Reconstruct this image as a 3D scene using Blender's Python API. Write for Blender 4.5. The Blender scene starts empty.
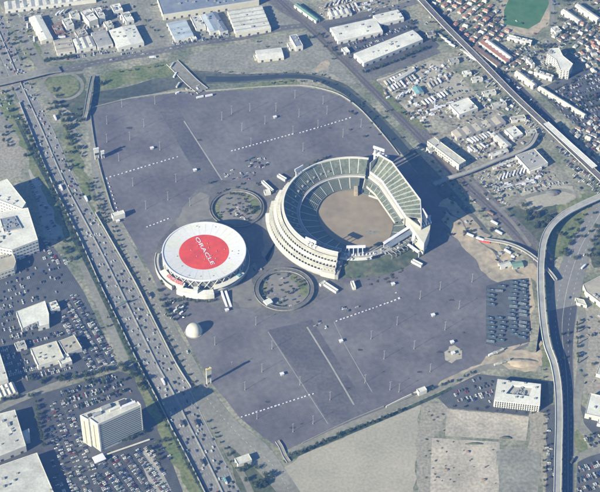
import bpy, bmesh, math, random
from mathutils import Vector, Matrix, noise
S = bpy.context.scene
COL = S.collection
R = math.radians

# ------------------------------------------------------------------ camera, sky, sun, exposure
FPX, PITCH, CAMH = 1790.0, R(44.0), 1930.0
cam = bpy.data.objects.new('camera', bpy.data.cameras.new('camera'))
COL.objects.link(cam)
cam.location = (0, 0, CAMH)
cam.rotation_euler = (R(90) - PITCH, 0, 0)
cam.data.sensor_width = 36.0
cam.data.lens = 36.0 * FPX / 600.0
cam.data.clip_start = 5.0
cam.data.clip_end = 60000.0
S.camera = cam
SUN_EL, SH_AZ = R(25.5), R(38.0)                     # shadows fall towards (cos, sin)(SH_AZ)
w = bpy.data.worlds.new("World"); S.world = w; w.use_nodes = True
nt = w.node_tree
bg = nt.nodes['Background']
sky = nt.nodes.new('ShaderNodeTexSky'); sky.sky_type = 'NISHITA'; sky.sun_disc = False
sky.sun_elevation = SUN_EL
sky.sun_rotation = math.atan2(-math.cos(SH_AZ), -math.sin(SH_AZ)) % (2 * math.pi)
sky.air_density = 1.0; sky.dust_density = 0.3; sky.ozone_density = 3.0
nt.links.new(sky.outputs[0], bg.inputs[0]); bg.inputs[1].default_value = 0.05
sl = bpy.data.lights.new('sun', 'SUN'); sl.energy = 5.0; sl.angle = R(0.5); sl.color = (1.0, 0.91, 0.78)
so = bpy.data.objects.new('sun', sl); COL.objects.link(so)
sd = Vector((math.cos(SH_AZ) * math.cos(SUN_EL), math.sin(SH_AZ) * math.cos(SUN_EL), -math.sin(SUN_EL)))
so.rotation_euler = sd.to_track_quat('-Z', 'Y').to_euler()
S.view_settings.view_transform = 'Standard'; S.view_settings.look = 'None'
S.view_settings.gamma = 1.0; S.view_settings.use_curve_mapping = False
S.view_settings.exposure = 1.05
S.render.engine = 'CYCLES'
S.cycles.volume_bounces = 1; S.cycles.diffuse_bounces = 1
HAZE, HAZE_COL = 6.0e-5, (0.16, 0.40, 1.0, 1)

# ------------------------------------------------------------------ helpers
def P(px, py, z=0.0):
    """point of the height z seen at photo pixel (px,py): used to survey the place off the photograph"""
    u = (px - 300.0) / FPX; v = (246.0 - py) / FPX
    c, s = math.cos(PITCH), math.sin(PITCH)
    d = Vector((u, c + v * s, -s + v * c))
    t = (z - CAMH) / d.z
    return Vector((d.x * t, d.y * t, z))
def P2(px, py, z=0.0):
    p = P(px, py, z); return (p.x, p.y)

def tag(o, label=None, cat=None, group=None, kind=None):
    if label: o['label'] = label
    if cat: o['category'] = cat
    if group: o['group'] = group
    if kind: o['kind'] = kind
    return o
def empty(name, loc, rz=0.0, label=None, cat=None, group=None):
    o = bpy.data.objects.new(name, None); COL.objects.link(o)
    o.location = loc; o.rotation_euler = (0, 0, rz); o.empty_display_size = 2
    return tag(o, label, cat, group)

class MB:
    """mesh builder; origin is subtracted so that parts sit relative to their thing"""
    def __init__(s, org=(0, 0, 0)): s.v = []; s.f = []; s.m = []; s.o = Vector(org)
    def add(s, vs, fs, mi=0):
        b = len(s.v); s.v += [tuple(Vector(p) - s.o) for p in vs]
        s.f += [tuple(i + b for i in f) for f in fs]; s.m += [mi] * len(fs)
    def prism(s, poly, z0, z1, mi=0, bottom=False, top=True):
        n = len(poly)
        a = sum(poly[i][0] * poly[(i + 1) % n][1] - poly[(i + 1) % n][0] * poly[i][1] for i in range(n))
        if a < 0: poly = poly[::-1]
        vs = [(p[0], p[1], z0) for p in poly] + [(p[0], p[1], z1) for p in poly]
        fs = [(i, (i + 1) % n, n + (i + 1) % n, n + i) for i in range(n)]
        if top: fs.append(tuple(range(n, 2 * n)))
        if bottom: fs.append(tuple(range(n - 1, -1, -1)))
        s.add(vs, fs, mi)
    def box(s, c, size, rz=0.0, mi=0, bottom=True):
        """c = centre of the base"""
        x, y = size[0] / 2, size[1] / 2; co, si = math.cos(rz), math.sin(rz)
        poly = [(c[0] + a * co - b * si, c[1] + a * si + b * co) for a, b in ((-x, -y), (x, -y), (x, y), (-x, y))]
        s.prism(poly, c[2], c[2] + size[2], mi, bottom)
    def bar(s, a, b, r, n=6, r2=None, mi=0):
        a = Vector(a); b = Vector(b); r2 = r if r2 is None else r2
        d = (b - a).normalized(); u = d.orthogonal().normalized(); w_ = d.cross(u)
        vs = []
        for p, rr in ((a, r), (b, r2)):
            for i in range(n):
                t = 2 * math.pi * i / n; vs.append(p + (u * math.cos(t) + w_ * math.sin(t)) * rr)
        fs = [(i, (i + 1) % n, n + (i + 1) % n, n + i) for i in range(n)] + [tuple(range(n - 1, -1, -1)), tuple(range(n, 2 * n))]
        s.add(vs, fs, mi)
    def ring(s, C, r0, r1, z0a, z0b, th, a0, a1, n=48, mi=0):
        """annular slab; top goes from z0a at r0 to z0b at r1, thickness th"""
        full = abs(a1 - a0) >= 2 * math.pi - 1e-6
        vs = []; fs = []; k = n if full else n + 1
        for i in range(k):
            t = a0 + (a1 - a0) * i / n; c, si = math.cos(t), math.sin(t)
            vs += [(C[0] + r0 * c, C[1] + r0 * si, z0a), (C[0] + r1 * c, C[1] + r1 * si, z0b),
                   (C[0] + r1 * c, C[1] + r1 * si, z0b - th), (C[0] + r0 * c, C[1] + r0 * si, z0a - th)]
        for i in range(n):
            p = 4 * i; q = 4 * ((i + 1) % k)
            for e in range(4): fs.append((p + e, p + (e + 1) % 4, q + (e + 1) % 4, q + e))
        if not full:
            fs.append((0, 3, 2, 1)); e = 4 * (k - 1); fs.append((e, e + 1, e + 2, e + 3))
        s.add(vs, fs, mi)
    def build(s, name, mats, parent=None, smooth=False, loc=None):
        me = bpy.data.meshes.new(name); me.from_pydata(s.v, [], s.f)
        for m in (mats if isinstance(mats, (list, tuple)) else [mats]): me.materials.append(m)
        me.polygons.foreach_set('material_index', s.m)
        if smooth: me.polygons.foreach_set('use_smooth', [True] * len(s.f))
        me.update()
        bm = bmesh.new(); bm.from_mesh(me); bmesh.ops.recalc_face_normals(bm, faces=bm.faces[:]); bm.to_mesh(me); bm.free()
        o = bpy.data.objects.new(name, me); COL.objects.link(o)
        if parent: o.parent = parent
        elif loc is not None: o.location = loc
        return o

ALB = (1.25, 1.25, 1.06)              # overall calibration of the measured base colours
def mat(name, col, rough=0.85, var=0.15, scale=0.08, var2=0.0, scale2=0.006, tint=None, metal=0.0, spec=0.3, detail=4.0):
    f_ = ALB; col = tuple(min(.82, c * k) for c, k in zip(col, f_)); tint = tuple(min(.82, c * k) for c, k in zip(tint, f_)) if tint else None
    m = bpy.data.materials.new(name); m.use_nodes = True
    n = m.node_tree; b = n.nodes['Principled BSDF']
    b.inputs['Roughness'].default_value = rough; b.inputs['Metallic'].default_value = metal
    b.inputs['Specular IOR Level'].default_value = spec
    g = n.nodes.new('ShaderNodeNewGeometry')
    nz = n.nodes.new('ShaderNodeTexNoise'); nz.inputs['Scale'].default_value = scale; nz.inputs['Detail'].default_value = detail
    n.links.new(g.outputs['Position'], nz.inputs['Vector'])
    r = n.nodes.new('ShaderNodeMapRange'); r.inputs[1].default_value = 0.3; r.inputs[2].default_value = 0.7
    r.inputs[3].default_value = 1 - var; r.inputs[4].default_value = 1 + var
    n.links.new(nz.outputs['Fac'], r.inputs[0])
    mx = n.nodes.new('ShaderNodeVectorMath'); mx.operation = 'SCALE'
    if tint or var2:
        n2 = n.nodes.new('ShaderNodeTexNoise'); n2.inputs['Scale'].default_value = scale2; n2.inputs['Detail'].default_value = 6.0
        n.links.new(g.outputs['Position'], n2.inputs['Vector'])
        cr = n.nodes.new('ShaderNodeValToRGB')
        cr.color_ramp.elements[0].position = 0.38; cr.color_ramp.elements[1].position = 0.62
        cr.color_ramp.elements[0].color = (*col, 1)
        t = tint or tuple(c * (1 + var2) for c in col); cr.color_ramp.elements[1].color = (*t, 1)
        n.links.new(n2.outputs['Fac'], cr.inputs[0]); n.links.new(cr.outputs[0], mx.inputs[0])
    else: mx.inputs[0].default_value = col
    n.links.new(r.outputs[0], mx.inputs['Scale']); n.links.new(mx.outputs[0], b.inputs['Base Color'])
    return m

GRID = R(22.0)                       # heading of the car parks' rows
def lot_mat(name, col, tint, heading=GRID, stall=True, v_off=0.0):
    """asphalt with stall lines of white paint and darker parking bands"""
    m = mat(name, col, 0.9, 0.16, 0.12, 0, 0.012, tint, detail=10)
    n = m.node_tree; L = n.links; b = n.nodes['Principled BSDF']; old = b.inputs['Base Color'].links[0].from_socket
    g = n.nodes.new('ShaderNodeNewGeometry')
    mp = n.nodes.new('ShaderNodeVectorRotate'); mp.rotation_type = 'Z_AXIS'; mp.inputs['Angle'].default_value = -heading
    L.new(g.outputs['Position'], mp.inputs['Vector'])
    sx = n.nodes.new('ShaderNodeSeparateXYZ'); L.new(mp.outputs[0], sx.inputs[0])
    def M(op, a, bb=None):
        q = n.nodes.new('ShaderNodeMath'); q.operation = op
        for i, t in enumerate((a, bb)):
            if t is None: continue
            if isinstance(t, (int, float)): q.inputs[i].default_value = t
            else: L.new(t, q.inputs[i])
        return q.outputs[0]
    # rows run across the lot, parallel to the x axis of the rotated frame
    fx = M('FRACT', M('DIVIDE', sx.outputs[0], 17.0)); fy = M('FRACT', M('DIVIDE', sx.outputs[1], 2.75))
    band = M('LESS_THAN', fx, 0.62); line = M('LESS_THAN', fy, 0.075)
    mid = M('LESS_THAN', M('ABSOLUTE', M('SUBTRACT', fx, 0.31)), 0.010)
    ln = M('MAXIMUM', M('MULTIPLY', band, line), M('MULTIPLY', mid, .3))
    wear = n.nodes.new('ShaderNodeTexNoise'); wear.inputs['Scale'].default_value = 0.03; wear.inputs['Detail'].default_value = 5
    L.new(g.outputs['Position'], wear.inputs['Vector'])
    wv = n.nodes.new('ShaderNodeMapRange'); wv.inputs[1].default_value = .35; wv.inputs[2].default_value = .65; wv.inputs[3].default_value = .08; wv.inputs[4].default_value = .6
    L.new(wear.outputs['Fac'], wv.inputs[0])
    k1 = n.nodes.new('ShaderNodeMix'); k1.data_type = 'RGBA'; k1.blend_type = 'MULTIPLY'
    L.new(M('MULTIPLY', band, 0.3), k1.inputs[0]); L.new(old, k1.inputs[6]); k1.inputs[7].default_value = (.80, .80, .84, 1)
    k2 = n.nodes.new('ShaderNodeMix'); k2.data_type = 'RGBA'
    L.new(M('MULTIPLY', ln, wv.outputs[0]) if stall else M('MULTIPLY', ln, 0.0), k2.inputs[0])
    L.new(k1.outputs[2], k2.inputs[6]); k2.inputs[7].default_value = (.42, .42, .42, 1)
    L.new(k2.outputs[2], b.inputs['Base Color'])
    return m

M_ = {}
def defm(key, *a, **k): M_[key] = mat(key, *a, **k)
defm('ground', (.130, .148, .098), .95, .40, .2, 0, .016, (.275, .265, .205), detail=10)
M_['lot'] = lot_mat('lot', (.108, .101, .112), (.158, .153, .154))
M_['lotdark'] = lot_mat('lotdark', (.058, .062, .066), (.085, .088, .092), R(-12))
M_['lotleft'] = lot_mat('lotleft', (.068, .072, .078), (.090, .094, .100), R(112))
defm('asphalt', (.100, .099, .096), .9, .2, .2, 0, .02, (.150, .146, .138), detail=9)
defm('lotaisle', (.088, .086, .098), .9, .2, .2, 0, .02, (.122, .118, .124), detail=9)
defm('stain', (.055, .055, .062), .9, .3, .3)
defm('freeway', (.180, .178, .172), .9, .12, .15, 0, .01, (.215, .21, .20))
defm('road', (.185, .183, .155), .9, .18, .2, 0, .02, (.235, .23, .20), detail=8)
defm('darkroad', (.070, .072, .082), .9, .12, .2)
defm('ballast', (.115, .108, .104), .95, .3, .3, 0, .03, (.15, .142, .135))
defm('rail', (.20, .17, .15), .5, .2, .5, metal=.6)
defm('paint', (.62, .62, .60), .7, .25, .3)
defm('dirt', (.40, .335, .245), .95, .25, .12, 0, .02, (.30, .265, .205), detail=9)
defm('sand', (.365, .340, .280), .95, .14, .25, 0, .012, (.30, .285, .24), detail=10)
defm('gravel', (.250, .238, .195), .95, .3, .25, 0, .03, (.29, .265, .225), detail=8)
defm('yard', (.30, .285, .225), .95, .40, .2, 0, .03, (.20, .19, .155), detail=10)
defm('concrete', (.34, .33, .31), .85, .12, .15, 0, .03, (.28, .275, .26))
defm('plaza', (.215, .20, .178), .9, .15, .1, 0, .03, (.17, .162, .15))
defm('slab', (.43, .39, .33), .9, .25, .25, 0, .03, (.31, .285, .245), detail=10)
defm('slabgrey', (.195, .195, .165), .9, .28, .2, 0, .03, (.245, .242, .21), detail=9)
defm('grass', (.105, .140, .050), .95, .35, .2, 0, .03, (.18, .185, .095), detail=10)
defm('turf', (.055, .145, .050), .9, .16, .08, 0, .03, (.075, .15, .065), detail=8)
defm('berm', (.060, .085, .045), .95, .35, .15, 0, .05, (.095, .10, .065), detail=8)
defm('water', (.040, .050, .048), .3, .1, .05, spec=.5)
defm('creek', (.060, .072, .055), .7, .3, .15, 0, .02, (.11, .115, .095), detail=8)
defm('ditch', (.030, .048, .030), .8, .5, .2, 0, .05, (.06, .08, .045), detail=8)
defm('white', (.78, .77, .74), .6, .05, .2)
defm('rooffresh', (.66, .655, .62), .8, .12, .3, 0, .04, (.54, .535, .51), detail=8)
defm('roofwhite', (.52, .52, .495), .8, .15, .3, 0, .05, (.40, .395, .37), detail=8)
defm('roofcream', (.54, .53, .47), .8, .16, .3, 0, .05, (.43, .42, .38), detail=8)
defm('roofgrey', (.34, .34, .33), .85, .12, .12, 0, .05, (.28, .28, .275))
defm('rooftan', (.38, .35, .29), .85, .12, .12, 0, .05, (.32, .30, .26))
defm('roofblue', (.17, .20, .26), .6, .12, .12, 0, .05, (.22, .245, .29))
defm('roofsky', (.40, .46, .52), .5, .1, .12, 0, .05, (.34, .39, .45))
defm('roofpink', (.36, .19, .15), .9, .2, .3)
defm('roofbrown', (.20, .145, .115), .9, .2, .3)
defm('roofslate', (.13, .13, .135), .9, .2, .3)
defm('wallcream', (.55, .53, .46), .8, .06, .2)
defm('wallwhite', (.60, .59, .555), .8, .06, .2)
defm('wallgrey', (.38, .37, .35), .85, .08, .2)
defm('wallbrick', (.28, .16, .12), .9, .12, .3)
defm('hotelbeige', (.50, .43, .34), .85, .05, .2)
defm('glass', (.045, .055, .065), .15, .1, .3, spec=.7)
defm('hotelglass', (.16, .165, .165), .3, .15, .3, spec=.5)
defm('metal', (.42, .43, .44), .45, .15, .5, metal=.3)
defm('darkmetal', (.07, .07, .075), .6, .2, .5)
defm('unit', (.30, .31, .32), .6, .2, .5)
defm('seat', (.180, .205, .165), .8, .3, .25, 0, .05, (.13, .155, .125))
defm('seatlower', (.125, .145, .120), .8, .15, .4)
defm('aisle', (.42, .42, .39), .85, .1, .3)
defm('fieldbrown', (.275, .228, .160), .95, .1, .08, 0, .03, (.235, .195, .14), detail=8)
defm('red', (.65, .070, .035), .6, .10, .2, 0, .04, (.56, .06, .035), detail=8)
defm('roofring', (.78, .77, .72), .6, .06, .3, 0, .03, (.66, .655, .62), detail=8)
defm('trunk', (.10, .075, .05), .95, .2, 1.0)
defm('leafa', (.040, .062, .024), .9, .5, .35, 0, .05, (.070, .085, .035))
defm('leafb', (.055, .085, .032), .9, .5, .35, 0, .05, (.085, .105, .045))
defm('leafc', (.085, .085, .045), .9, .4, .35, 0, .05, (.115, .105, .062))
defm('tire', (.02, .02, .02), .9, .1, .5)
defm('bus', (.055, .085, .115), .5, .15, .2)
defm('signred', (.62, .16, .17), .7, .15, .3)
defm('cyan', (.16, .32, .34), .6, .15, .2)
defm('teal', (.15, .25, .20), .8, .2, .2)
defm('yellow', (.60, .50, .16), .7, .06, .3)
defm('orange', (.55, .16, .07), .7, .06, .3)
defm('lamp', (.42, .42, .41), .4, .05, .5)

SOFT = {'grass', 'sand', 'dirt', 'gravel', 'yard', 'berm', 'ground', 'slabgrey', 'plaza'}
def sheet(name, pts, z, m, kind='structure', label=None, cat=None):
    mb = MB(); q = [P(*p) for p in pts]
    if m in SOFT:                                     # unpaved ground has ragged edges
        out = []; rr = random.Random(len(q) + int(q[0].x))
        for a, b in zip(q, q[1:] + q[:1]):
            k = max(1, int((b - a).length / 7)); nn = Vector((-(b - a).y, (b - a).x, 0)).normalized()
            for i in range(k): out.append(a.lerp(b, i / k) + nn * (noise.noise(a.lerp(b, i / k) * .045) * 7 + rr.uniform(-.9, .9)))
        q = out
    mb.add([(p.x, p.y, z) for p in q], [tuple(range(len(q)))])
    o = mb.build(name, M_[m])
    reg(q, z)
    return tag(o, label, cat, None, kind)
def strip_pts(pts, width, z=0.0):
    """world points left/right of a polyline"""
    q = [Vector(P2(*p)) for p in pts]; Lr = []; Rr = []
    for i, p in enumerate(q):
        d = (q[min(i + 1, len(q) - 1)] - q[max(i - 1, 0)]).normalized(); nrm = Vector((-d.y, d.x)) * width / 2
        Lr.append(p + nrm); Rr.append(p - nrm)
    return Lr, Rr
def smooth_pts(pts, k=5):
    """Catmull-Rom through pixel points"""
    out = []; n = len(pts)
    for i in range(n - 1):
        p0, p1, p2, p3 = pts[max(i - 1, 0)], pts[i], pts[i + 1], pts[min(i + 2, n - 1)]
        for j in range(k):
            t = j / k
            out.append(tuple(0.5 * (2 * b + (c - a) * t + (2 * a - 5 * b + 4 * c - d) * t * t + (-a + 3 * b - 3 * c + d) * t ** 3)
                             for a, b, c, d in zip(p0, p1, p2, p3)))
    out.append(tuple(pts[-1])); return out
def ribbon(name, pts, width, z, m, kind='structure', smooth=True, kerb=0.0):
    pts = smooth_pts(pts) if smooth and len(pts) > 2 else pts
    L, Rr = strip_pts(pts, width); mb = MB(); n = len(L)
    vs = [(p.x, p.y, z) for p in L] + [(p.x, p.y, z) for p in Rr]
    mb.add(vs, [(i, i + 1, n + i + 1, n + i) for i in range(n - 1)]); reg(L + Rr[::-1], z)
    return tag(mb.build(name, M_[m]), kind=kind)
def edge_ribbon(name, le, re, z, m):
    """strip between two edge polylines in pixels (same count)"""
    le = smooth_pts(le); re = smooth_pts(re); mb = MB(); n = len(le)
    vs = [(*P2(*p), z) for p in le] + [(*P2(*p), z) for p in re]
    mb.add(vs, [(i, i + 1, n + i + 1, n + i) for i in range(n - 1)]); reg([v[:2] for v in vs[:n]] + [v[:2] for v in vs[n:]][::-1], z)
    return tag(mb.build(name, M_[m]), kind='structure')

REG = []                                              # footprints of the laid surfaces, for standing things on them
def ground_z(x, y):
    z = 0.0
    for bb, poly, zz in REG:
        if zz <= z or x < bb[0] or x > bb[1] or y < bb[2] or y > bb[3]: continue
        c = False; n = len(poly)
        for i in range(n):
            a, b = poly[i], poly[i - 1]
            if (a[1] > y) != (b[1] > y) and x < (b[0] - a[0]) * (y - a[1]) / (b[1] - a[1]) + a[0]: c = not c
        if c: z = zz
    return z
def reg(poly, z):
    xs = [p[0] for p in poly]; ys = [p[1] for p in poly]; REG.append(((min(xs), max(xs), min(ys), max(ys)), [tuple(p)[:2] for p in poly], z))
# ------------------------------------------------------------------ setting: ground, lots, roads, water
_z = [0.03]
def nz():
    _z[0] += 0.0015; return _z[0]
def SH(name, pts, m, **k): return sheet(name, pts, nz(), m, **k)
def RB(name, pts, wd, m, **k): return ribbon(name, pts, wd, nz(), m, **k)
def ER(name, le, re, m): return edge_ribbon(name, le, re, nz(), m)

mb = MB(); mb.add([(-14000, -9000, 0), (14000, -9000, 0), (14000, 24000, 0), (-14000, 24000, 0)], [(0, 1, 2, 3)])
tag(mb.build('ground', M_['ground']), kind='structure')

# west side: office parks
SH('asphalt_yard', [(-40, 262), (14, 250), (40, 236), (56, 250), (84, 292), (112, 352), (118, 366), (60, 380), (36, 392), (-40, 422)], 'lotleft')
SH('asphalt_yard', [(-40, 425), (34, 396), (78, 383), (118, 371), (136, 376), (146, 398), (160, 430), (183, 492), (190, 540), (-60, 540)], 'lotdark')
SH('concrete_yard', [(-40, 120), (8, 135), (20, 140), (26, 158), (22, 176), (10, 180), (-40, 186)], 'gravel')
SH('concrete_yard', [(28, 170), (40, 162), (52, 184), (70, 232), (60, 240), (44, 236), (38, 205)], 'concrete')
SH('asphalt_yard', [(-20, 60), (2, 60), (12, 90), (26, 130), (18, 140), (-20, 126)], 'slabgrey')
SH('concrete_yard', [(138, 455), (150, 447), (176, 500), (190, 540), (172, 540)], 'concrete')
# north-west industrial
SH('asphalt_yard', [(-20, -14), (100, -20), (160, -18), (190, 45), (140, 56), (60, 62), (44, 60), (20, 34), (10, 14)], 'slabgrey')
SH('asphalt_yard', [(150, -20), (280, -20), (320, 20), (262, 34), (200, 44), (172, 46)], 'slabgrey')
SH('asphalt_yard', [(188, 54), (250, 42), (300, 33), (312, 32), (338, 60), (356, 84), (340, 82), (300, 71), (262, 73), (236, 72), (206, 72), (190, 62)], 'slabgrey')
SH('dirt_patch', [(318, 66), (327, 60), (329, 70), (316, 74), (310, 70)], 'dirt')
SH('sandy_strip', [(200, 67), (236, 72), (296, 73), (330, 74), (346, 82), (330, 82), (298, 76), (240, 78), (206, 74)], 'yard')
# north-east industry
SH('asphalt_yard', [(318, 28), (345, 18), (400, 8), (420, 30), (440, 45), (436, 49), (366, 74), (358, 70), (330, 42)], 'lotleft')
SH('yard', [(377, 80), (436, 58), (446, 62), (480, 96), (520, 130), (556, 165), (580, 190), (568, 205), (556, 214), (515, 226), (498, 206), (465, 170), (420, 122)], 'yard')
SH('yard', [(300, -20), (360, -20), (400, -6), (398, 4), (340, 17), (324, 20), (312, 4)], 'yard')
SH('dirt_patch', [(520, 192), (552, 184), (572, 186), (574, 196), (566, 206), (544, 214), (528, 206)], 'sand')
SH('dirt_patch', [(380, 102), (398, 100), (420, 112), (420, 118), (402, 124)], 'sand')
SH('dirt_patch', [(406, 70), (434, 60), (452, 74), (470, 90), (454, 98), (436, 88), (418, 84)], 'sand')
SH('grass', [(503, 207), (512, 203), (530, 215), (518, 225)], 'grass')
SH('grass', [(555, 233), (566, 224), (574, 222), (566, 248), (556, 258), (551, 246)], 'grass')
SH('grass', [(582, 194), (597, 196), (590, 203), (580, 206)], 'grass')
# housing and school land across the elevated track
SH('housing_land', [(424, -20), (620, -30), (640, 60), (640, 150), (600, 158), (556, 118), (500, 66), (452, 26)], 'ground')
SH('running_track', [(508, -8), (499, 8), (498, 22), (503, 29), (530, 35), (546, 26), (556, 4), (560, -8)], 'dirt')
SH('sports_field', [(512, -8), (504, 10), (504, 24), (528, 29), (540, 22), (551, 0), (553, -8)], 'turf')
SH('grass', [(472, -8), (488, -8), (490, 8), (486, 18), (476, 10)], 'grass')
SH('asphalt_yard', [(536, 90), (590, 66), (630, 80), (640, 120), (596, 140), (560, 112)], 'lotleft')
SH('asphalt_yard', [(500, 82), (512, 76), (540, 104), (556, 120), (548, 122)], 'darkroad')
SH('asphalt_yard', [(492, 8), (494, 26), (506, 34), (494, 36), (487, 24), (486, 8)], 'darkroad')
# creek round the north of the grounds
ER('creek', [(84, 108), (96, 93), (130, 86), (176, 72), (206, 71), (236, 74), (300, 73), (338, 81), (362, 97), (396, 130), (436, 172), (466, 205), (500, 244)],
   [(90, 118), (98, 108), (130, 99), (180, 88), (206, 84), (236, 83), (300, 79), (330, 85), (352, 100), (388, 138), (424, 180), (456, 214), (496, 256)], 'creek')
ER('creek_water', [(206, 76), (236, 76.5), (300, 74.5), (337, 84), (362, 101), (394, 132), (420, 162)],
   [(206, 82), (236, 81.5), (300, 78), (331, 87.5), (354, 102), (388, 138), (410, 162)], 'water')
# fenced grounds of the stadium: purple-grey car parks
SH('parking_lot', [(90, 106), (98, 107), (130, 99), (180, 92), (208, 92), (262, 88), (300, 86.5), (322, 90), (342, 97), (362, 112), (385, 138),
                   (404, 160), (440, 196), (470, 226), (492, 250), (512, 262), (530, 290), (531, 330), (528, 346), (492, 364), (452, 384), (420, 397), (360, 420),
                   (300, 447), (287, 454), (279, 448), (262, 436), (240, 418), (226, 400), (212, 384), (198, 360), (182, 330), (164, 300), (145, 262), (128, 232), (112, 206), (101, 165), (95, 140)], 'lot')
SH('lot_aisle', [(160, 112), (178, 108), (222, 180), (204, 186)], 'lotaisle')
SH('lot_aisle', [(268, 330), (312, 320), (372, 414), (340, 428), (330, 424)], 'lotaisle')
SH('lot_lane', [(160, 112), (163, 111), (206, 184), (203, 186)], 'lotaisle')
SH('plaza_paving', [(152, 258), (160, 240), (176, 222), (186, 202), (196, 190), (222, 180), (262, 182), (292, 168), (320, 156), (340, 200), (344, 290), (320, 300), (300, 314), (262, 316),
                    (244, 308), (222, 312), (204, 300), (176, 292), (160, 278)], 'asphalt')
SH('plaza_paving', [(176, 223), (186, 202), (200, 192), (210, 196), (212, 218), (196, 222), (180, 232)], 'plaza')
SH('plaza_paving', [(224, 292), (246, 280), (250, 268), (256, 262), (253, 292), (262, 308), (240, 307)], 'plaza')
SH('plaza_paving', [(262, 210), (272, 200), (280, 226), (272, 250), (264, 262), (262, 236)], 'plaza')
SH('dirt_border', [(438, 206), (446, 208), (476, 236), (502, 258), (520, 270), (536, 282), (540, 300), (541, 344), (536, 352), (508, 350), (488, 358), (450, 378), (424, 392), (422, 396),
                   (452, 385), (498, 366), (541, 366), (543, 300), (541, 262), (524, 262), (500, 246), (472, 218), (446, 196)], 'dirt')
SH('dirt_patch', [(446, 210), (476, 238), (502, 262), (516, 272), (530, 276), (534, 292), (533, 340), (506, 352), (500, 346), (508, 346), (528, 334), (528, 284), (516, 280), (500, 284), (484, 274), (470, 254), (450, 232), (442, 220)], 'dirt')
SH('dirt_patch', [(444, 352), (449, 346), (455, 345), (463, 350), (462, 359), (452, 363), (446, 360)], 'sand')
SH('asphalt_yard', [(486, 286), (506, 280), (529, 278), (530, 342), (504, 348), (486, 344)], 'lotleft')
# south: vacant land
SH('vacant_lot', [(283, 467), (298, 456), (340, 438), (378, 420), (420, 405), (417, 440), (415, 500), (415, 540), (300, 540), (292, 490)], 'sand')
SH('gravel_land', [(422, 402), (450, 402), (448, 410), (436, 440), (432, 500), (430, 540), (415, 540), (417, 440)], 'gravel')
SH('concrete_slab', [(432, 438), (500, 442), (499, 492), (497, 540), (428, 540)], 'slab')
SH('concrete_slab', [(447, 409), (529, 417), (526, 441), (445, 436)], 'slab')
SH('asphalt_yard', [(500, 449), (541, 452), (540, 540), (496, 540)], 'slabgrey')
SH('asphalt_yard', [(496, 470), (505, 450), (500, 449), (496, 452)], 'slabgrey')
SH('asphalt_yard', [(450, 388), (478, 374), (496, 376), (548, 382), (550, 412), (530, 416), (448, 408), (438, 398)], 'lotleft')
SH('asphalt_yard', [(546, 405), (558, 405), (558, 540), (546, 540)], 'lotleft')
SH('concrete_yard', [(530, 412), (547, 414), (546, 540), (541, 540), (541, 452), (527, 448)], 'gravel')
SH('asphalt_yard', [(580, 404), (600, 420), (640, 420), (640, 452), (596, 452), (586, 432)], 'lotleft')
SH('asphalt_yard', [(578, 452), (640, 446), (640, 540), (574, 540)], 'lotleft')
SH('concrete_yard', [(573, 300), (600, 310), (640, 330), (640, 400), (580, 394), (572, 360)], 'gravel')
SH('grass', [(576, 430), (584, 436), (588, 450), (578, 453), (574, 440)], 'grass')
SH('grass', [(541, 344), (547, 352), (550, 366), (543, 366)], 'grass')
SH('grass', [(593, 232), (604, 226), (640, 230), (640, 262), (594, 268), (588, 256)], 'berm')
# verges
SH('grass', [(98, 90), (100, 78), (108, 71), (165, 61), (172, 68), (174, 75), (140, 81), (112, 88)], 'grass')
SH('grass', [(234, 88), (262, 82), (296, 80), (300, 84), (262, 88), (238, 92)], 'grass')
SH('verge', [(60, 112), (68, 118), (80, 150), (88, 180), (92, 205), (104, 230), (108, 240), (96, 226), (84, 200), (72, 165), (64, 140)], 'grass')
SH('verge', [(44, 70), (84, 66), (86, 100), (82, 122), (66, 110), (52, 94)], 'berm')
SH('verge', [(212, 425), (228, 420), (250, 455), (272, 478), (290, 500), (300, 540), (250, 540), (238, 488), (224, 450)], 'berm')
SH('loop_green', [(45 + 17 + 17 * math.cos(t), 86 + 11 * math.sin(t)) for t in [i * math.pi / 12 for i in range(24)]], 'grass')
SH('verge', [(0, 92), (10, 96), (24, 122), (40, 152), (56, 184), (72, 218), (92, 258), (112, 302), (130, 344), (146, 378), (160, 404), (176, 436), (204, 494), (190, 494), (164, 446), (150, 412), (134, 378), (118, 350), (100, 312), (84, 270), (66, 236), (50, 206), (36, 176), (24, 150), (8, 122), (0, 116)], 'grass')
SH('verge', [(28, 28), (40, 50), (44, 62), (34, 66), (22, 44)], 'grass')
SH('verge', [(498, 206), (520, 226), (540, 250), (556, 240), (550, 222), (566, 208), (556, 204), (530, 214), (512, 202)], 'berm')
SH('verge', [(556, 206), (600, 190), (584, 220), (567, 250), (553, 262), (548, 244)], 'grass')
SH('verge', [(404, 108), (436, 140), (476, 182), (520, 226), (510, 228), (466, 184), (428, 146), (398, 114)], 'grass')
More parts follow.
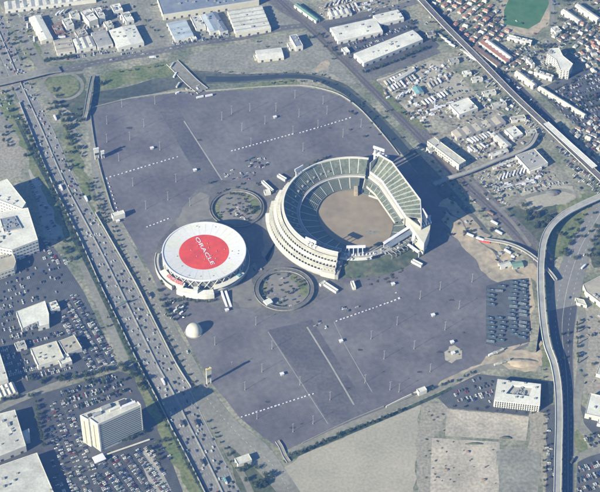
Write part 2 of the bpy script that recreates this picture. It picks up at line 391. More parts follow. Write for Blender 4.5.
# freeway
FL = [(-22, 10), (-8, 38), (9, 77), (20, 103), (32, 133), (44, 163), (56, 190), (68, 214), (84, 247), (100, 283), (115, 314), (128, 341), (142, 370), (157, 398), (172, 428), (188, 458), (206, 494), (228, 540)]
FR = [(-2, 5), (8, 30), (25, 72), (38, 100), (54, 131), (68, 163), (81, 190), (94, 213), (113, 246), (134, 283), (148, 311), (161, 337), (176, 366), (190, 388), (204, 418), (220, 450), (238, 488), (262, 540)]
ER('freeway', FL, FR, 'freeway')
def mixl(a, b, t): return [(p[0] * (1 - t) + q[0] * t, p[1] * (1 - t) + q[1] * t) for p, q in zip(a, b)]
for k, t in enumerate((.035, .965, .47, .53)):
    RB('lane_marking', mixl(FL, FR, t), .25, 'paint')
def dashes(name, pts, wd, on, off, m='paint', z=None):
    z = z or nz(); q = [Vector(P2(*p)) for p in smooth_pts(pts, 4)]; mb = MB(); acc = 0.0
    for a, b in zip(q, q[1:]):
        l = (b - a).length; d = (b - a) / l; nn = Vector((-d.y, d.x)) * wd / 2; s = -acc
        while s < l:
            s0, s1 = max(s, 0), min(s + on, l)
            if s1 > s0:
                A, B = a + d * s0, a + d * s1
                mb.add([(*(A + nn), z), (*(A - nn), z), (*(B - nn), z), (*(B + nn), z)], [(0, 1, 2, 3)])
            s += on + off
        acc = (acc + l) % (on + off)
    return tag(mb.build(name, M_[m]), kind='structure')
for t in (.125, .21, .295, .38, .62, .705, .79, .875): dashes('lane_marking', mixl(FL, FR, t), .2, 4.5, 7.5)
# ramp and frontage roads
RAMPW = [(-4, 100), (6, 118), (20, 140), (33, 165), (48, 192), (60, 216), (72, 240), (84, 262), (98, 292), (112, 328), (124, 352), (136, 376)]
RB('road', [(-6, 104), (8, 126)], 9, 'road')
RB('road', [(26, 136), (38, 163), (52, 190), (64, 216), (76, 242)], 7, 'road')
RB('road', [(82, 262), (94, 290), (107, 320), (118, 346), (124, 360), (118, 367)], 13, 'road')
RB('road', [(-30, 425), (0, 408), (33, 394), (73, 379), (105, 368), (122, 364), (136, 370)], 12, 'road')
RB('road', [(0, -6), (10, 12), (22, 34), (36, 58), (46, 72)], 17, 'road')
ER('frontage_road', [(84, 118), (90, 142), (92, 172), (96, 196), (104, 218), (122, 252), (147, 300), (166, 336), (184, 372), (203, 407), (214, 424), (233, 448), (256, 470), (276, 492), (300, 530)],
   [(90, 110), (94, 140), (99, 170), (104, 192), (114, 214), (133, 246), (158, 293), (178, 331), (196, 362), (208, 384), (224, 406), (242, 426), (266, 444), (287, 472), (318, 520)], 'road')
dashes('lane_marking', [(99, 200), (113, 226), (140, 275), (172, 333), (205, 395), (226, 421), (250, 446), (275, 468), (300, 510)], .4, 3, 6)
RB('road', [(195, 393), (212, 424), (230, 456), (244, 478), (262, 520)], 9, 'road')
RB('road', [(208, 418), (224, 440), (240, 450)], 6, 'road')
# ditch west of the freeway
ER('ditch', [(15, 120), (30, 152), (52, 194), (66, 228), (84, 262), (108, 312), (128, 354), (144, 384), (160, 412), (180, 452), (206, 500)],
   [(18, 119), (34, 151), (57, 193), (72, 226), (91, 259), (115, 310), (136, 352), (152, 382), (166, 411), (186, 452), (212, 500)], 'ditch')
# north road with its bridge over the creek
RB('road', [(60, 71), (90, 64), (150, 53), (200, 43), (243, 37), (283, 28), (317, 24), (340, 20), (400, 6), (440, -6)], 15, 'asphalt')
dashes('lane_marking', [(60, 71), (90, 64), (150, 53), (200, 43), (243, 37), (283, 28), (317, 24)], .5, 4, 7)
RB('road', [(130, 6), (146, 24), (164, 45)], 9, 'road')
RB('loop_road', [(62 + 20.5 * math.cos(t), 86 + 13.5 * math.sin(t)) for t in [R(-60) + i * R(20) for i in range(0, 17)]], 6, 'road')
RB('road', [(44, 86), (56, 104), (68, 122), (78, 136), (86, 146)], 6, 'road')
RB('road', [(48, 76), (84, 72)], 7, 'road')
RB('road', [(258, -12), (276, 6), (300, 20), (316, 26)], 10, 'asphalt')
RB('road', [(318, 26), (336, 50), (356, 74), (384, 103)], 7, 'road')
RB('road', [(362, 78), (398, 66), (438, 50)], 18, 'asphalt')
# rail corridor
ER('rail_bed', [(266, -20), (296, 6), (322, 26), (350, 54), (380, 84), (420, 124), (452, 157), (486, 190), (520, 222), (546, 250), (556, 262)],
   [(252, -20), (284, 10), (312, 32), (336, 56), (366, 88), (404, 128), (436, 160), (468, 194), (500, 226), (528, 256), (548, 284)], 'ballast')
for off in (0, 4, 12, 16):
    RB('railway_track', [(262 - off * .0 + off * .18, -14 + 0), (300 + off * .35, 22), (346 + off * .35, 66), (400 + off * .35, 120), (450 + off * .35, 171), (500 + off * .35, 219), (546 + off * .35, 266)], 1.8, 'rail')
SH('grass', [(368, 80), (374, 80), (402, 108), (424, 128), (420, 130), (396, 110)], 'grass')
RB('road', [(462, 172), (490, 200), (512, 222), (530, 246)], 6, 'plaza')
# east side street and track corridor
RB('road', [(418, -10), (444, 18), (478, 50), (520, 92), (562, 135), (610, 182), (650, 224)], 16, 'darkroad')
RB('road', [(410, -10), (434, 17), (470, 54), (505, 88), (552, 138), (592, 180)], 9, 'road')
RB('road', [(494, 72), (520, 60), (546, 49), (580, 36), (620, 20)], 10, 'road')
RB('road', [(534, 86), (560, 76), (590, 63), (640, 44)], 9, 'road')
RB('road', [(466, 40), (488, 28)], 8, 'road')
RB('road', [(550, -10), (552, 12), (552, 34), (546, 49)], 9, 'road')
RB('road', [(498, 210), (510, 206), (528, 196), (560, 190), (576, 194)], 8, 'road')
# south street and land
ER('perimeter_road', [(283, 452), (300, 444), (350, 422), (400, 402), (446, 382), (480, 366), (500, 364), (541, 366)],
   [(285, 460), (302, 451), (352, 428), (402, 408), (448, 387), (482, 372), (500, 369), (541, 371)], 'road')
RB('creek', [(284, 462), (304, 452), (354, 431), (404, 410), (440, 394), (452, 388)], 6, 'ditch')
WL = [(600, 190), (584, 220), (567, 250), (554, 283), (549, 310), (550, 334), (557, 361), (561, 390), (562, 430), (562, 492), (562, 540)]
WR = [(626, 196), (606, 224), (592, 250), (583, 283), (578, 310), (574, 334), (573, 361), (574, 390), (574, 430), (574, 492), (574, 540)]
ER('wide_road', WL, WR, 'freeway')
ER('painted_flyover_shade', [(549.6, 311), (550.6, 334), (557.6, 361), (561.4, 390), (562.4, 430), (562.4, 492), (562.4, 540)], [(577.4, 305), (573.6, 334), (572.6, 361), (573.6, 390), (573.6, 430), (573.6, 492), (573.6, 540)], 'darkroad')  # the flyover's shadow, painted as a dark strip over the road
RB('lane_marking', [((p[0] + q[0]) / 2, (p[1] + q[1]) / 2) for p, q in zip(WL, WR)], .35, 'paint')
for t in (.25, .75): dashes('lane_marking', [(p[0] + (q[0] - p[0]) * t, p[1] + (q[1] - p[1]) * t) for p, q in zip(WL, WR)], .3, 4, 7)
RB('road', [(580, 300), (584, 340), (580, 380), (577, 415), (590, 436), (612, 452)], 12, 'road')
RB('road', [(574, 460), (592, 452), (640, 440)], 12, 'road')
# painted or paved lines of the lots
RB('walkway', [(184, 121), (204, 152), (222, 180)], 2.2, 'concrete', smooth=False)
RB('walkway', [(307, 327), (330, 364), (354, 405)], 2.4, 'concrete', smooth=False)
RB('lot_kerb_line', [(334, 322), (345, 345), (372, 392)], 1.0, 'concrete', smooth=False)
RB('lot_kerb_line', [(268, 332), (290, 366), (328, 424)], 1.0, 'concrete', smooth=False)
for px, py, r_ in ((130, 128, 5), (96, 240, 3), (293, 428, 5), (302, 424, 3), (420, 372, 4), (250, 300, 3), (348, 388, 3), (452, 300, 4), (330, 128, 3), (200, 140, 4), (440, 352, 5), (360, 350, 4), (268, 402, 4)):
    c_ = P(px, py); SH('asphalt_stain', [(px + r_ * .62 * math.cos(t) * (1 + .3 * math.sin(3 * t + px)), py + r_ * .3 * math.sin(t) * (1 + .25 * math.cos(2 * t))) for t in [i * math.pi / 9 for i in range(18)]], 'stain')
SH('dirt_mound_base', [(505, 356), (520, 353), (538, 356), (541, 364), (536, 372), (508, 370), (503, 364)], 'dirt')
# ------------------------------------------------------------------ the stadium
TAU = 2 * math.pi
SC = P(354, 219)
def polar(px, py, z=0.0, C=None):
    C = C or SC; p = P(px, py, z); d = Vector((p.x - C.x, p.y - C.y)); return math.atan2(d.y, d.x), d.length
def at(C, r, a, z=0.0): return (C[0] + r * math.cos(a), C[1] + r * math.sin(a), z)
def build_stadium():
    T = empty('stadium', (SC.x, SC.y, 0), 0, 'large open oval stadium of pale concrete with brown dirt field and one tall grandstand', 'stadium')
    O = (SC.x, SC.y, 0)
    fpts = [(317, 213), (321, 204), (328, 197), (336, 193), (345, 191), (354, 191), (363, 195), (372, 197), (379, 200), (386, 205), (390, 212), (393, 221), (392, 231), (388, 240), (380, 245),
            (368, 248), (356, 248), (345, 246), (334, 240), (326, 233), (320, 224)]
    fw = sorted([polar(*p) for p in smooth_pts(fpts + fpts[:1], 4)[:-1]])
    def fr(a):
        a = (a + math.pi) % TAU - math.pi
        for (a0, r0), (a1, r1) in zip(fw, fw[1:]):
            if a0 <= a <= a1: return r0 + (r1 - r0) * (a - a0) / max(a1 - a0, 1e-6)
        return fw[0][1]
    mb = MB(O); mb.prism([(SC.x + r * math.cos(a), SC.y + r * math.sin(a)) for a, r in fw], 0.5, 1.2); mb.build('field', M_['fieldbrown'], T)
    mb = MB(O); mb.ring(O, 40, 112, .9, .9, .3, 0, TAU, 64); mb.build('warning_track', M_['slabgrey'], T)
    # straight line of the east stand's inner edge
    A, B = Vector(P2(381, 180, 30)), Vector(P2(405, 213, 30))
    E = (B - A).normalized()
    def east(a, lim):
        d = Vector((math.cos(a), math.sin(a))); den = d.x * E.y - d.y * E.x
        if abs(den) < 1e-6: return lim
        w_ = Vector((A.x - SC.x, A.y - SC.y)); t = (w_.x * E.y - w_.y * E.x) / den
        return min(lim, t - 5) if t > 0 else lim
    def tier(name, a0, a1, rin, rout, z0, z1, rows, m, seg=3, under=True):
        mb = MB(O); n = rows
        for k in range(n):
            for j in range(seg):
                b0 = a0 + (a1 - a0) * j / seg; b1 = a0 + (a1 - a0) * (j + 1) / seg
                q = []
                for b in (b0, b1):
                    ri, ro = rin(b), rout(b); q.append((ri + (ro - ri) * k / n, ri + (ro - ri) * (k + 1) / n))
                za = z0 + (z1 - z0) * k / n; zb = z0 + (z1 - z0) * (k + 1) / n
                mb.add([at(O, q[0][0], b0, za), at(O, q[1][0], b1, za), at(O, q[1][0], b1, zb), at(O, q[0][0], b0, zb), at(O, q[0][1], b0, zb), at(O, q[1][1], b1, zb)],
                       [(0, 1, 2, 3), (3, 2, 5, 4)])
        return mb.build(name, m, T)
    rj = random.Random(3)
    # lower bowl all round, a gap for the field gate at the north
    nl = 30
    for i in range(nl):
        a0 = R(82) + (TAU - R(5)) * i / nl; a1 = R(82) + (TAU - R(5)) * (i + 1) / nl
        am = (math.degrees((a0 + a1) / 2)) % 360
        rout = (lambda b: max(fr(b) + 4, east(b, 86.0)))
        if 276 < am < 318: continue
        g = .010
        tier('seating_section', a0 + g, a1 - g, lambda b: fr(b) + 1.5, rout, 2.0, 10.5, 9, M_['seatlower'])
        mb = MB(O); ra, rb = fr(a1) + 1.5, rout(a1)
        mb.add([at(O, ra, a1 - g, 3.3), at(O, ra, a1 + g, 3.3), at(O, rb, a1 + g, 10.8), at(O, rb, a1 - g, 10.8)], [(0, 1, 2, 3)])
        mb.build('stair', M_['aisle'], T)
    # field wall
    mb = MB(O); n = 96
    vs = []
    for i in range(n):
        a = TAU * i / n; r = fr(a)
        vs += [at(O, r + .8, a, 1.0), at(O, r + .8, a, 3.2), at(O, r + 1.5, a, 3.2), at(O, r + 1.5, a, 1.0)]
    fs = []
    for i in range(n):
        p, q = 4 * i, 4 * ((i + 1) % n); fs += [(p, p + 1, q + 1, q), (p + 1, p + 2, q + 2, q + 1), (p + 2, p + 3, q + 3, q + 2)]
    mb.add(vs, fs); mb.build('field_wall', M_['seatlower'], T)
    # suites ring between the tiers, upper tier, rim
    U0, U1 = R(77), R(256)
    mb = MB(O); mb.ring(O, 86, 91, 14.0, 14.4, 3.4, U0, U1, 90); mb.build('suite_ring', M_['concrete'], T)
    mb = MB(O); mb.ring(O, 85.2, 86, 15.0, 15.0, 1.2, U0, U1, 90); mb.build('rail', M_['white'], T)
    mb = MB(O); mb.ring(O, 86.2, 88, 13, 13, 2.4, R(96), R(254), 90); mb.build('club_glass', M_['glass'], T)
    nu = 22
    for i in range(nu):
        a0 = U0 + (U1 - U0) * i / nu; a1 = U0 + (U1 - U0) * (i + 1) / nu; g = .008
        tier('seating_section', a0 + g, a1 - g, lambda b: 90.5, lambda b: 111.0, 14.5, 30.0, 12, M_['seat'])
        mb = MB(O); mb.add([at(O, 90.5, a1 - g, 16.0), at(O, 90.5, a1 + g, 16.0), at(O, 111, a1 + g, 30.3), at(O, 111, a1 - g, 30.3)], [(0, 1, 2, 3)])
        mb.build('stair', M_['aisle'], T)
        if i > 3:
            am = (a0 + a1) / 2
            mb = MB(O); p = at(O, 98, am, 20.0); mb.box(p, (4.4, 3.2, 2.0), am); mb.build('entry_portal', M_['concrete'], T)
    mb = MB(O); mb.ring(O, 111, 114.5, 31.0, 31.0, 1.2, U0, U1, 110); mb.build('rim', M_['wallwhite'], T)
    mb = MB(O); mb.ring(O, 110.6, 111.3, 32.4, 32.4, 2.6, U0, U1, 110); mb.build('parapet', M_['wallwhite'], T)
    mb = MB(O); mb.ring(O, 112.4, 113.6, 29.8, 29.8, 28, U0, U1, 110); mb.build('outer_wall', M_['wallgrey'], T)
    # outer galleries, stepping down to the west and south-west
    mb = MB(O); mb.ring(O, 115.5, 120.5, 25.2, 24.4, .9, R(150), U1, 90); mb.build('gallery_roof', M_['roofcream'], T)
    mb = MB(O); mb.ring(O, 121.6, 126.5, 20.2, 19.2, .9, R(158), U1, 90); mb.build('gallery_roof', M_['rooffresh'], T)
    mb = MB(O); mb.ring(O, 127.8, 133, 14.6, 13.6, .9, R(168), U1, 80); mb.build('gallery_roof', M_['roofcream'], T)
    mb = MB(O); mb.ring(O, 133.8, 139.5, 8.8, 7.8, .9, R(178), R(248), 70); mb.build('gallery_roof', M_['rooffresh'], T)
    mb = MB(O); mb.ring(O, 131, 138.5, 10.8, 10.4, 10, R(247), U1 + .01, 14); mb.build('entrance_block', M_['wallcream'], T)
    for r, z in ((116.4, 24), (122.4, 18.5), (128.6, 13), (136, 7.5)):
        mb = MB(O); mb.ring(O, r, r + .8, z, z, z - .1, R(158 if r < 130 else 178), U1 if r < 130 else R(248), 90); mb.build('gallery_wall', M_['wallgrey'], T)
    # radial fins between galleries
    for i in range(44):
        a = R(150) + (U1 - R(150)) * i / 43
        mb = MB(O)
        for r, z in ((120.9, 24.2), (127.0, 19.0), (133.2, 13.4)):
            if a > R(150 + (r - 118) * 1.6): mb.box(at(O, r, a, 0), (.9, .9, z), a)
        if mb.v: mb.build('column', M_['wallcream'], T)
    # grass bank and columns under the north rim
    mb = MB(O); mb.ring(O, 114.6, 128, 9, .3, .3, R(84), R(150), 40); mb.build('planted_bank', M_['berm'], T)
    for i in range(22):
        a = R(80) + R(76) * i / 21
        mb = MB(O); mb.bar(at(O, 114, a, 27.6), at(O, 120, a, 6), .55, 4); mb.build('column', M_['concrete'], T)
    # curved white canopy outside the north stand
    mb = MB(O); mb.ring(O, 117, 126, 21, 19.4, .8, R(83), R(103), 20); mb.build('north_canopy', M_['white'], T)
    mb = MB(O); mb.ring(O, 114, 117.5, 23, 23, .8, R(80), R(140), 30); mb.build('walkway', M_['concrete'], T)
    # low south part: ring walk, scoreboard frame
    mb = MB(O); mb.ring(O, 88, 98, 11.2, 11.2, 1, U1, R(306), 30); mb.build('walkway', M_['concrete'], T)
    mb = MB(O); mb.ring(O, 98, 103, 10.2, 9.6, 1.4, U1, R(284), 26); mb.build('gallery_roof', M_['rooffresh'], T)
    for i in range(9):
        a = U1 + R(4) + R(3.4) * i
        mb = MB(O); mb.box(at(O, 94, a, 11.2), (2.2, 1.6, 2.4), a); mb.build('kiosk', M_['white'], T)
    mb = MB(O)
    mb.ring(O, 103, 132, 9.2, .4, .6, U1 + .03, R(322), 40); mb.build('grass_bank', M_['berm'], T)
    mb = MB(O); mb.ring(O, 112, 113.4, 15, 15, 14.9, U1 - .004, U1 + .03, 2); mb.build('end_wall', M_['wallwhite'], T)
    mb = MB(O); q = [at(O, 104, U1 + .02), at(O, 138, U1 + .01), at(O, 138, U1 + .045), at(O, 104, U1 + .065)]
    mb.prism([p[:2] for p in q], 0.2, 9.0); mb.build('stair_block', M_['concrete'], T)
    def tower(C, face, wd, h0, h1, posts, nm='light_tower'):
        """lamp panel on posts; face = heading of the panel's long side"""
        co, si = math.cos(face), math.sin(face)
        mb = MB(O); mb.box((C[0], C[1], h1 - 5.0), (wd, 1.4, 5.0), face); pnl = mb.build(nm, M_['white'], T)
        for k in range(posts):
            t = (k / (posts - 1) - .5) * wd * .72
            m2 = MB(O); m2.bar((C[0] + co * t, C[1] + si * t, h0), (C[0] + co * t, C[1] + si * t, h1 - 4), .75, 6); m2.build('post', M_['white'], pnl)
        m3 = MB(O); nn = Vector((-si, co)) * (.9 if True else 0)
        for r in range(2):
            for k in range(int(wd / 2)):
                t = (k + .5) / int(wd / 2) - .5
                for sgn in (1,): m3.box((C[0] + co * t * wd + nn.x * sgn, C[1] + si * t * wd + nn.y * sgn, h1 - 4.2 + r * 2), (1.0, .5, 1.1), face)
        m3.build('lamp', M_['lamp'], pnl)
        return pnl
    def tw(px, py, h1, *a, **k): p = P(px, py, h1); return tower((p.x, p.y), *a, **k)
    tw(311, 239, 46, R(-32), 19, 28, 46, 3)
    tw(299, 167, 46, R(40), 17, 20, 46, 4)
    tw(356, 245.5, 32, R(2), 29, 9, 32, 4, nm='scoreboard_frame')
    tw(379, 147.5, 50, R(-28), 20, 30, 50, 4)
    tw(425, 212, 50, R(-70), 18, 30, 50, 4)
    # east grandstand: three tiers along a bent line
    inn = [Vector(P2(370, 172, 27)), Vector(P2(382, 181, 27)), Vector(P2(406, 217, 27))]
    out = [Vector(P2(379, 155.5, 47)), Vector(P2(392, 163, 47)), Vector(P2(420.5, 201, 47)), Vector(P2(421.5, 219, 47))]
    def lerp(a, b, t): return a + (b - a) * t
    def on(poly, t):
        L = [(b - a).length for a, b in zip(poly, poly[1:])]; s = t * sum(L)
        for (a, b), l in zip(zip(poly, poly[1:]), L):
            if s <= l + 1e-6: return lerp(a, b, s / l)
            s -= l
        return poly[-1].copy()
    ts = [i / 17 for i in range(18)]
    def slab_sec(t0, t1, p0, p1, z0, z1, rows, m, name):
        mb = MB(O)
        for k in range(rows):
            f0, f1 = k / rows, (k + 1) / rows; za, zb = z0 + (z1 - z0) * f0, z0 + (z1 - z0) * f1
            a0, a1 = lerp(on(p0, t0), on(p1, t0), f0), lerp(on(p0, t1), on(p1, t1), f0)
            b0, b1 = lerp(on(p0, t0), on(p1, t0), f1), lerp(on(p0, t1), on(p1, t1), f1)
            mb.add([(*a0, za), (*a1, za), (*a1, zb), (*a0, zb), (*b0, zb), (*b1, zb)], [(0, 1, 2, 3), (3, 2, 5, 4)])
        return mb.build(name, m, T)
    n = 15
    for i in range(n):
        t0, t1 = i / n, (i + 1) / n
        slab_sec(t0 + .004, t1 - .004, inn, out, 27, 47, 16, M_['seat'], 'seating_section')
        slab_sec(t1 - .009, t1 + (.009 if i < n - 1 else 0), inn, out, 27.3, 47.3, 16, M_['aisle'], 'stair')
    # deck edges and walls of the grandstand
    def fence_wall(poly, z0, z1, th, m, name):
        mb = MB(O)
        for a, b in zip(poly, poly[1:]):
            d = (b - a).normalized(); nn = Vector((-d.y, d.x)) * th / 2
            mb.prism([tuple(a + nn), tuple(a - nn), tuple(b - nn), tuple(b + nn)], z0, z1)
        return mb.build(name, m, T)
    fence_wall(inn, 24.5, 28.6, 1.6, M_['white'], 'deck_edge')
    fence_wall(out, .3, 49, 1.6, M_['wallgrey'], 'outer_wall')
    fence_wall([lerp(inn[0], out[0], -.02), out[0]], 20, 46.8, 1.2, M_['wallgrey'], 'end_wall')
    fence_wall([inn[2], out[3]], 2, 30, 1.2, M_['wallgrey'], 'end_wall')
    fence_wall([out[0], out[1], out[2], out[3]], 49, 50.2, .5, M_['white'], 'rail')
    ctr = Vector((SC.x, SC.y))
    def toward(poly, d): return [p - (p - ctr).normalized() * d for p in poly]
    m1 = toward(inn, 9.5)
    mb = MB(O); q = inn + m1[::-1]
    lower_in = toward(inn, 9.5)
    for i in range(10):
        t0, t1 = i / 10, (i + 1) / 10
        slab_sec(t0 + .006, t1 - .006, toward(inn, 17), toward(inn, 8), 11.5, 16, 5, M_['seat'], 'seating_section')
        slab_sec(t1 - .006, t1 + (.006 if i < 9 else 0), toward(inn, 17), toward(inn, 8), 11.6, 16.1, 5, M_['aisle'], 'stair')
    fence_wall(toward(inn, 17.4), 8, 12.6, .8, M_['aisle'], 'rail')
    fence_wall(toward(inn, 6.0), 16, 21.4, 3.5, M_['hotelglass'], 'suite_glass')
    fence_wall(toward(inn, 5.4), 21.4, 22.6, 4.0, M_['wallwhite'], 'suite_ring')
    fence_wall(toward(inn, 1.5), 2, 24, 2.0, M_['wallgrey'], 'inner_wall')
    # white frames at the north head
    for px, py in ((375, 156), (379, 158), (383, 159), (386, 161)):
        p = P(px, py - 4, 45); m2 = MB(O); m2.box((p.x, p.y, 18), (3, 3, 30), R(-30)); m2.build('stair_tower', M_['white'], T)
    p = P(381, 154, 44); m2 = MB(O); m2.box((p.x, p.y, 41), (26, 9, 1.4), R(-30)); m2.build('head_deck', M_['wallwhite'], T)
    # south head: podium, ramps, slanted canopies
    q = [P2(409, 223, 24), P2(420, 216, 24), P2(431, 215, 24), P2(430, 229, 24), P2(424, 244, 24), P2(418, 236, 24)]
    mb = MB(O); mb.prism(q, .3, 24); mb.build('south_block', M_['wallcream'], T)
    mb = MB(O); c_ = P(424, 221, 27)
    for k in range(5): mb.box((c_.x - 6 + k * 3.6, c_.y + (k - 2) * 2.2, 24), (2.0, 15, 3.4), R(20))
    mb.build('roof_frame', M_['white'], T)
    for k, (a, b, wd, z, m) in enumerate((((384, 243), (412, 225), 5, 17, 'white'), ((388, 246), (420, 226), 9, 15, 'roofblue'), ((396, 251), (424, 231), 3, 13, 'seat'), ((408, 244), (419, 252), 5, 12, 'white'),
                                          ((412, 237), (424, 249), 11, 10, 'wallcream'), ((415, 226), (413, 240), 5, 19, 'white'))):
        a, b = Vector(P2(*a, z)), Vector(P2(*b, z)); d = (b - a).normalized(); nn = Vector((-d.y, d.x)) * wd / 2
        mb = MB(O); mb.prism([tuple(a + nn), tuple(a - nn), tuple(b - nn), tuple(b + nn)], z - 1.2, z, bottom=True)
        for p in (a, (a + b) / 2, b): mb.bar((*p, .3), (*p, z - 1), .6, 5)
        mb.build('canopy', M_[m], T)
    rk = random.Random(9)
    for i in range(26):
        a, r = R(rk.uniform(258, 325)), rk.uniform(90, 103); mb = MB(O); mb.box(at(O, r, a, 11.2 if r < 97 else 10), (rk.uniform(1.5, 4), rk.uniform(1.2, 2.4), rk.uniform(1, 3)), a + rk.uniform(-.3, .3)); mb.build('equipment_box', M_[rk.choice(('white', 'unit', 'roofgrey', 'roofblue'))], T)
    mb = MB(O); mb.ring(O, 88, 104, 11.2, 10.4, 1, R(300), R(330), 20); mb.build('walkway', M_['slabgrey'], T)
    for i in range(9):
        a = R(300 + i * 4); mb = MB(O); mb.bar(at(O, 92, a, 10), at(O, 112, a, 13.5), .5, 5); mb.bar(at(O, 112, a, 0), at(O, 112, a, 13.5), .4, 5); mb.build('canopy_rib', M_['concrete'], T)
    p = P(356, 189, 10); mb = MB(O); mb.box((p.x, p.y, 1), (6, 14, 9.2), 0); mb.build('field_gate', M_['dirt'], T)
    p = P(374, 197); mb = MB(O); mb.box((p.x, p.y, 1.2), (16, 7, 1.6), R(-28)); mb.build('dugout', M_['wallwhite'], T)
    p = P(372, 233); mb = MB(O); mb.prism([(p.x + 10 * math.cos(t) * (1 + .2 * math.sin(3 * t)), p.y + 4.5 * math.sin(t)) for t in [i * TAU / 16 for i in range(16)]], 1.2, 1.35)
    mb.build('dark_patch', M_['slabgrey'], T)  # darker grey patch on the brown field
    return T
build_stadium()

# ------------------------------------------------------------------ the arena
def build_arena():
    C = P(204, 251, 25); C.z = 0; O = tuple(C)
    T = empty('arena', O, 0, 'round arena with white ring roof and a red disc lettered ORACLE', 'arena')
    Rr = 41.3 / (FPX / math.hypot(C.length, CAMH - 25))
    print('arena radius', Rr)
    mb = MB(O)
    mb.ring(O, Rr * .607, Rr, 23.0, 25.2, 1.6, 0, TAU, 128); mb.build('roof', M_['roofring'], T)
    mb = MB(O); mb.prism([(C.x + Rr * .607 * math.cos(i * TAU / 96), C.y + Rr * .607 * math.sin(i * TAU / 96)) for i in range(96)], 21.6, 23.0); disc = mb.build('roof_disc', M_['red'], T)
    mb = MB(O); mb.ring(O, Rr - .6, Rr + 1.2, 26.0, 26.0, 2.6, 0, TAU, 128); mb.build('roof_edge', M_['white'], T)
    # roof seams
    for i in range(32):
        a = TAU * i / 32; mb = MB(O); p, q = at(O, Rr * .62, a, 23.08), at(O, Rr - 1, a, 25.22); mb.bar(p, q, .07, 4); mb.build('roof_seam', M_['roofwhite'], T)
    # vents on the disc and the ring
    rnd = random.Random(5)
    for i in range(26):
        a, r = rnd.uniform(0, TAU), rnd.uniform(8, Rr * .93)
        z = 23.0 if r < Rr * .6 else 23.0 + 2.2 * (r / Rr - .607) / .393
        if abs(r - Rr * .607) < 1.5: continue
        mb = MB(O); mb.box(at(O, r, a, z), (1.1, 1.1, .9), a); mb.build('roof_vent', M_['unit'], T)
    # lettering
    cu = bpy.data.curves.new('letters', 'FONT'); cu.body = 'ORACLE'; cu.size = 1; cu.align_x = 'CENTER'; cu.align_y = 'CENTER'; cu.extrude = .012; cu.offset = .004
    o = bpy.data.objects.new('lettering', cu); COL.objects.link(o); bpy.context.view_layer.update()
    me = bpy.data.meshes.new_from_object(o); bpy.data.objects.remove(o)
    a, b = Vector(P2(196.5, 237.5, 23)), Vector(P2(213, 264.5, 23)); d = b - a; ang = math.atan2(d.y, d.x)
    xs = [v.co.x for v in me.vertices]; ys = [v.co.y for v in me.vertices]
    sx = d.length / (max(xs) - min(xs)); sy = 6.0 / (max(ys) - min(ys)); mc = (a + b) / 2
    me.transform(Matrix.Translation((mc.x - C.x, mc.y - C.y, 23.25)) @ Matrix.Rotation(ang, 4, 'Z') @ Matrix.Diagonal((sx, sy, 10, 1)))
    me.materials.clear(); me.materials.append(M_['white'])
    lo = bpy.data.objects.new('lettering', me); COL.objects.link(lo); lo.parent = disc
    # glass drum behind crossed columns
    mb = MB(O); mb.ring(O, Rr - 4, Rr - 2.4, 23.3, 23.3, 20.3, 0, TAU, 96); mb.build('glass_wall', M_['hotelglass'], T)
    for i in range(32):
        a0, a1 = TAU * i / 32, TAU * (i + 1) / 32
        mb = MB(O)
        mb.bar(at(O, Rr, a0, 5), at(O, Rr, a1, 23.6), .55, 5); mb.bar(at(O, Rr, a1, 5), at(O, Rr, a0, 23.6), .55, 5)
        mb.build('cross_column', M_['wallwhite'], T)
    mb = MB(O); mb.ring(O, 6, Rr + 6, 5, 5, 4.9, 0, TAU, 96); mb.build('podium', M_['concrete'], T)
    mb = MB(O); mb.ring(O, Rr + 5.4, Rr + 6.4, 6.4, 6.4, 1.4, 0, TAU, 96); mb.build('parapet', M_['wallwhite'], T)
    # lower halls and canopies on the front side
    mb = MB(O); mb.ring(O, Rr + 1.5, Rr + 11, 15, 13.6, 1.3, R(206), R(246), 30); mb.build('canopy', M_['wallwhite'], T)
    mb = MB(O); mb.ring(O, Rr + 6.3, Rr + 16, 10.6, 9.6, 9, R(240), R(283), 36); mb.build('entrance_hall', M_['rooffresh'], T)
    mb = MB(O); mb.ring(O, Rr + 1, Rr + 9, 14, 13.4, 1.3, R(284), R(330), 30); mb.build('canopy', M_['wallwhite'], T)
    mb = MB(O); mb.ring(O, Rr + 7, Rr + 13, 8, 7.4, 7, R(170), R(232), 40); mb.build('side_gallery', M_['wallgrey'], T)
    mb = MB(O); mb.ring(O, Rr + 12.4, Rr + 13.2, 9, 9, 1.8, R(170), R(232), 40); mb.build('parapet', M_['wallwhite'], T)
    mb = MB(O); mb.box(at(O, Rr + 9, R(262), 10), (9, 7, 5.5), R(262)); mb.build('entrance_tower', M_['rooffresh'], T)
    mb = MB(O); mb.box(at(O, Rr + 4, R(322), 13), (7, 6, 2.5), R(322)); mb.build('service_box', M_['cyan'], T)
    # red sign letters over the front gallery
    cu = bpy.data.curves.new('letters', 'FONT'); cu.body = 'ORACLE ARENA'; cu.size = 1; cu.align_x = 'CENTER'; cu.align_y = 'CENTER'; cu.extrude = .03; cu.offset = .02
    o = bpy.data.objects.new('lettering', cu); COL.objects.link(o); bpy.context.view_layer.update()
    me = bpy.data.meshes.new_from_object(o); bpy.data.objects.remove(o)
    xs = [v.co.x for v in me.vertices]; ys = [v.co.y for v in me.vertices]; W = max(xs) - min(xs); Hh = max(ys) - min(ys)
    bm = bmesh.new(); bm.from_mesh(me)
    ac = R(231); rs = Rr + 5.5
    for v in bm.verts:
        s_ = v.co.x / W * 31.0; a_ = ac + s_ / rs; hh = v.co.y / Hh * 6.2; rr = rs - hh * .9 + v.co.z * 10
        v.co = Vector((rr * math.cos(a_), rr * math.sin(a_), 15.6 + hh * .35 + v.co.z * 2))
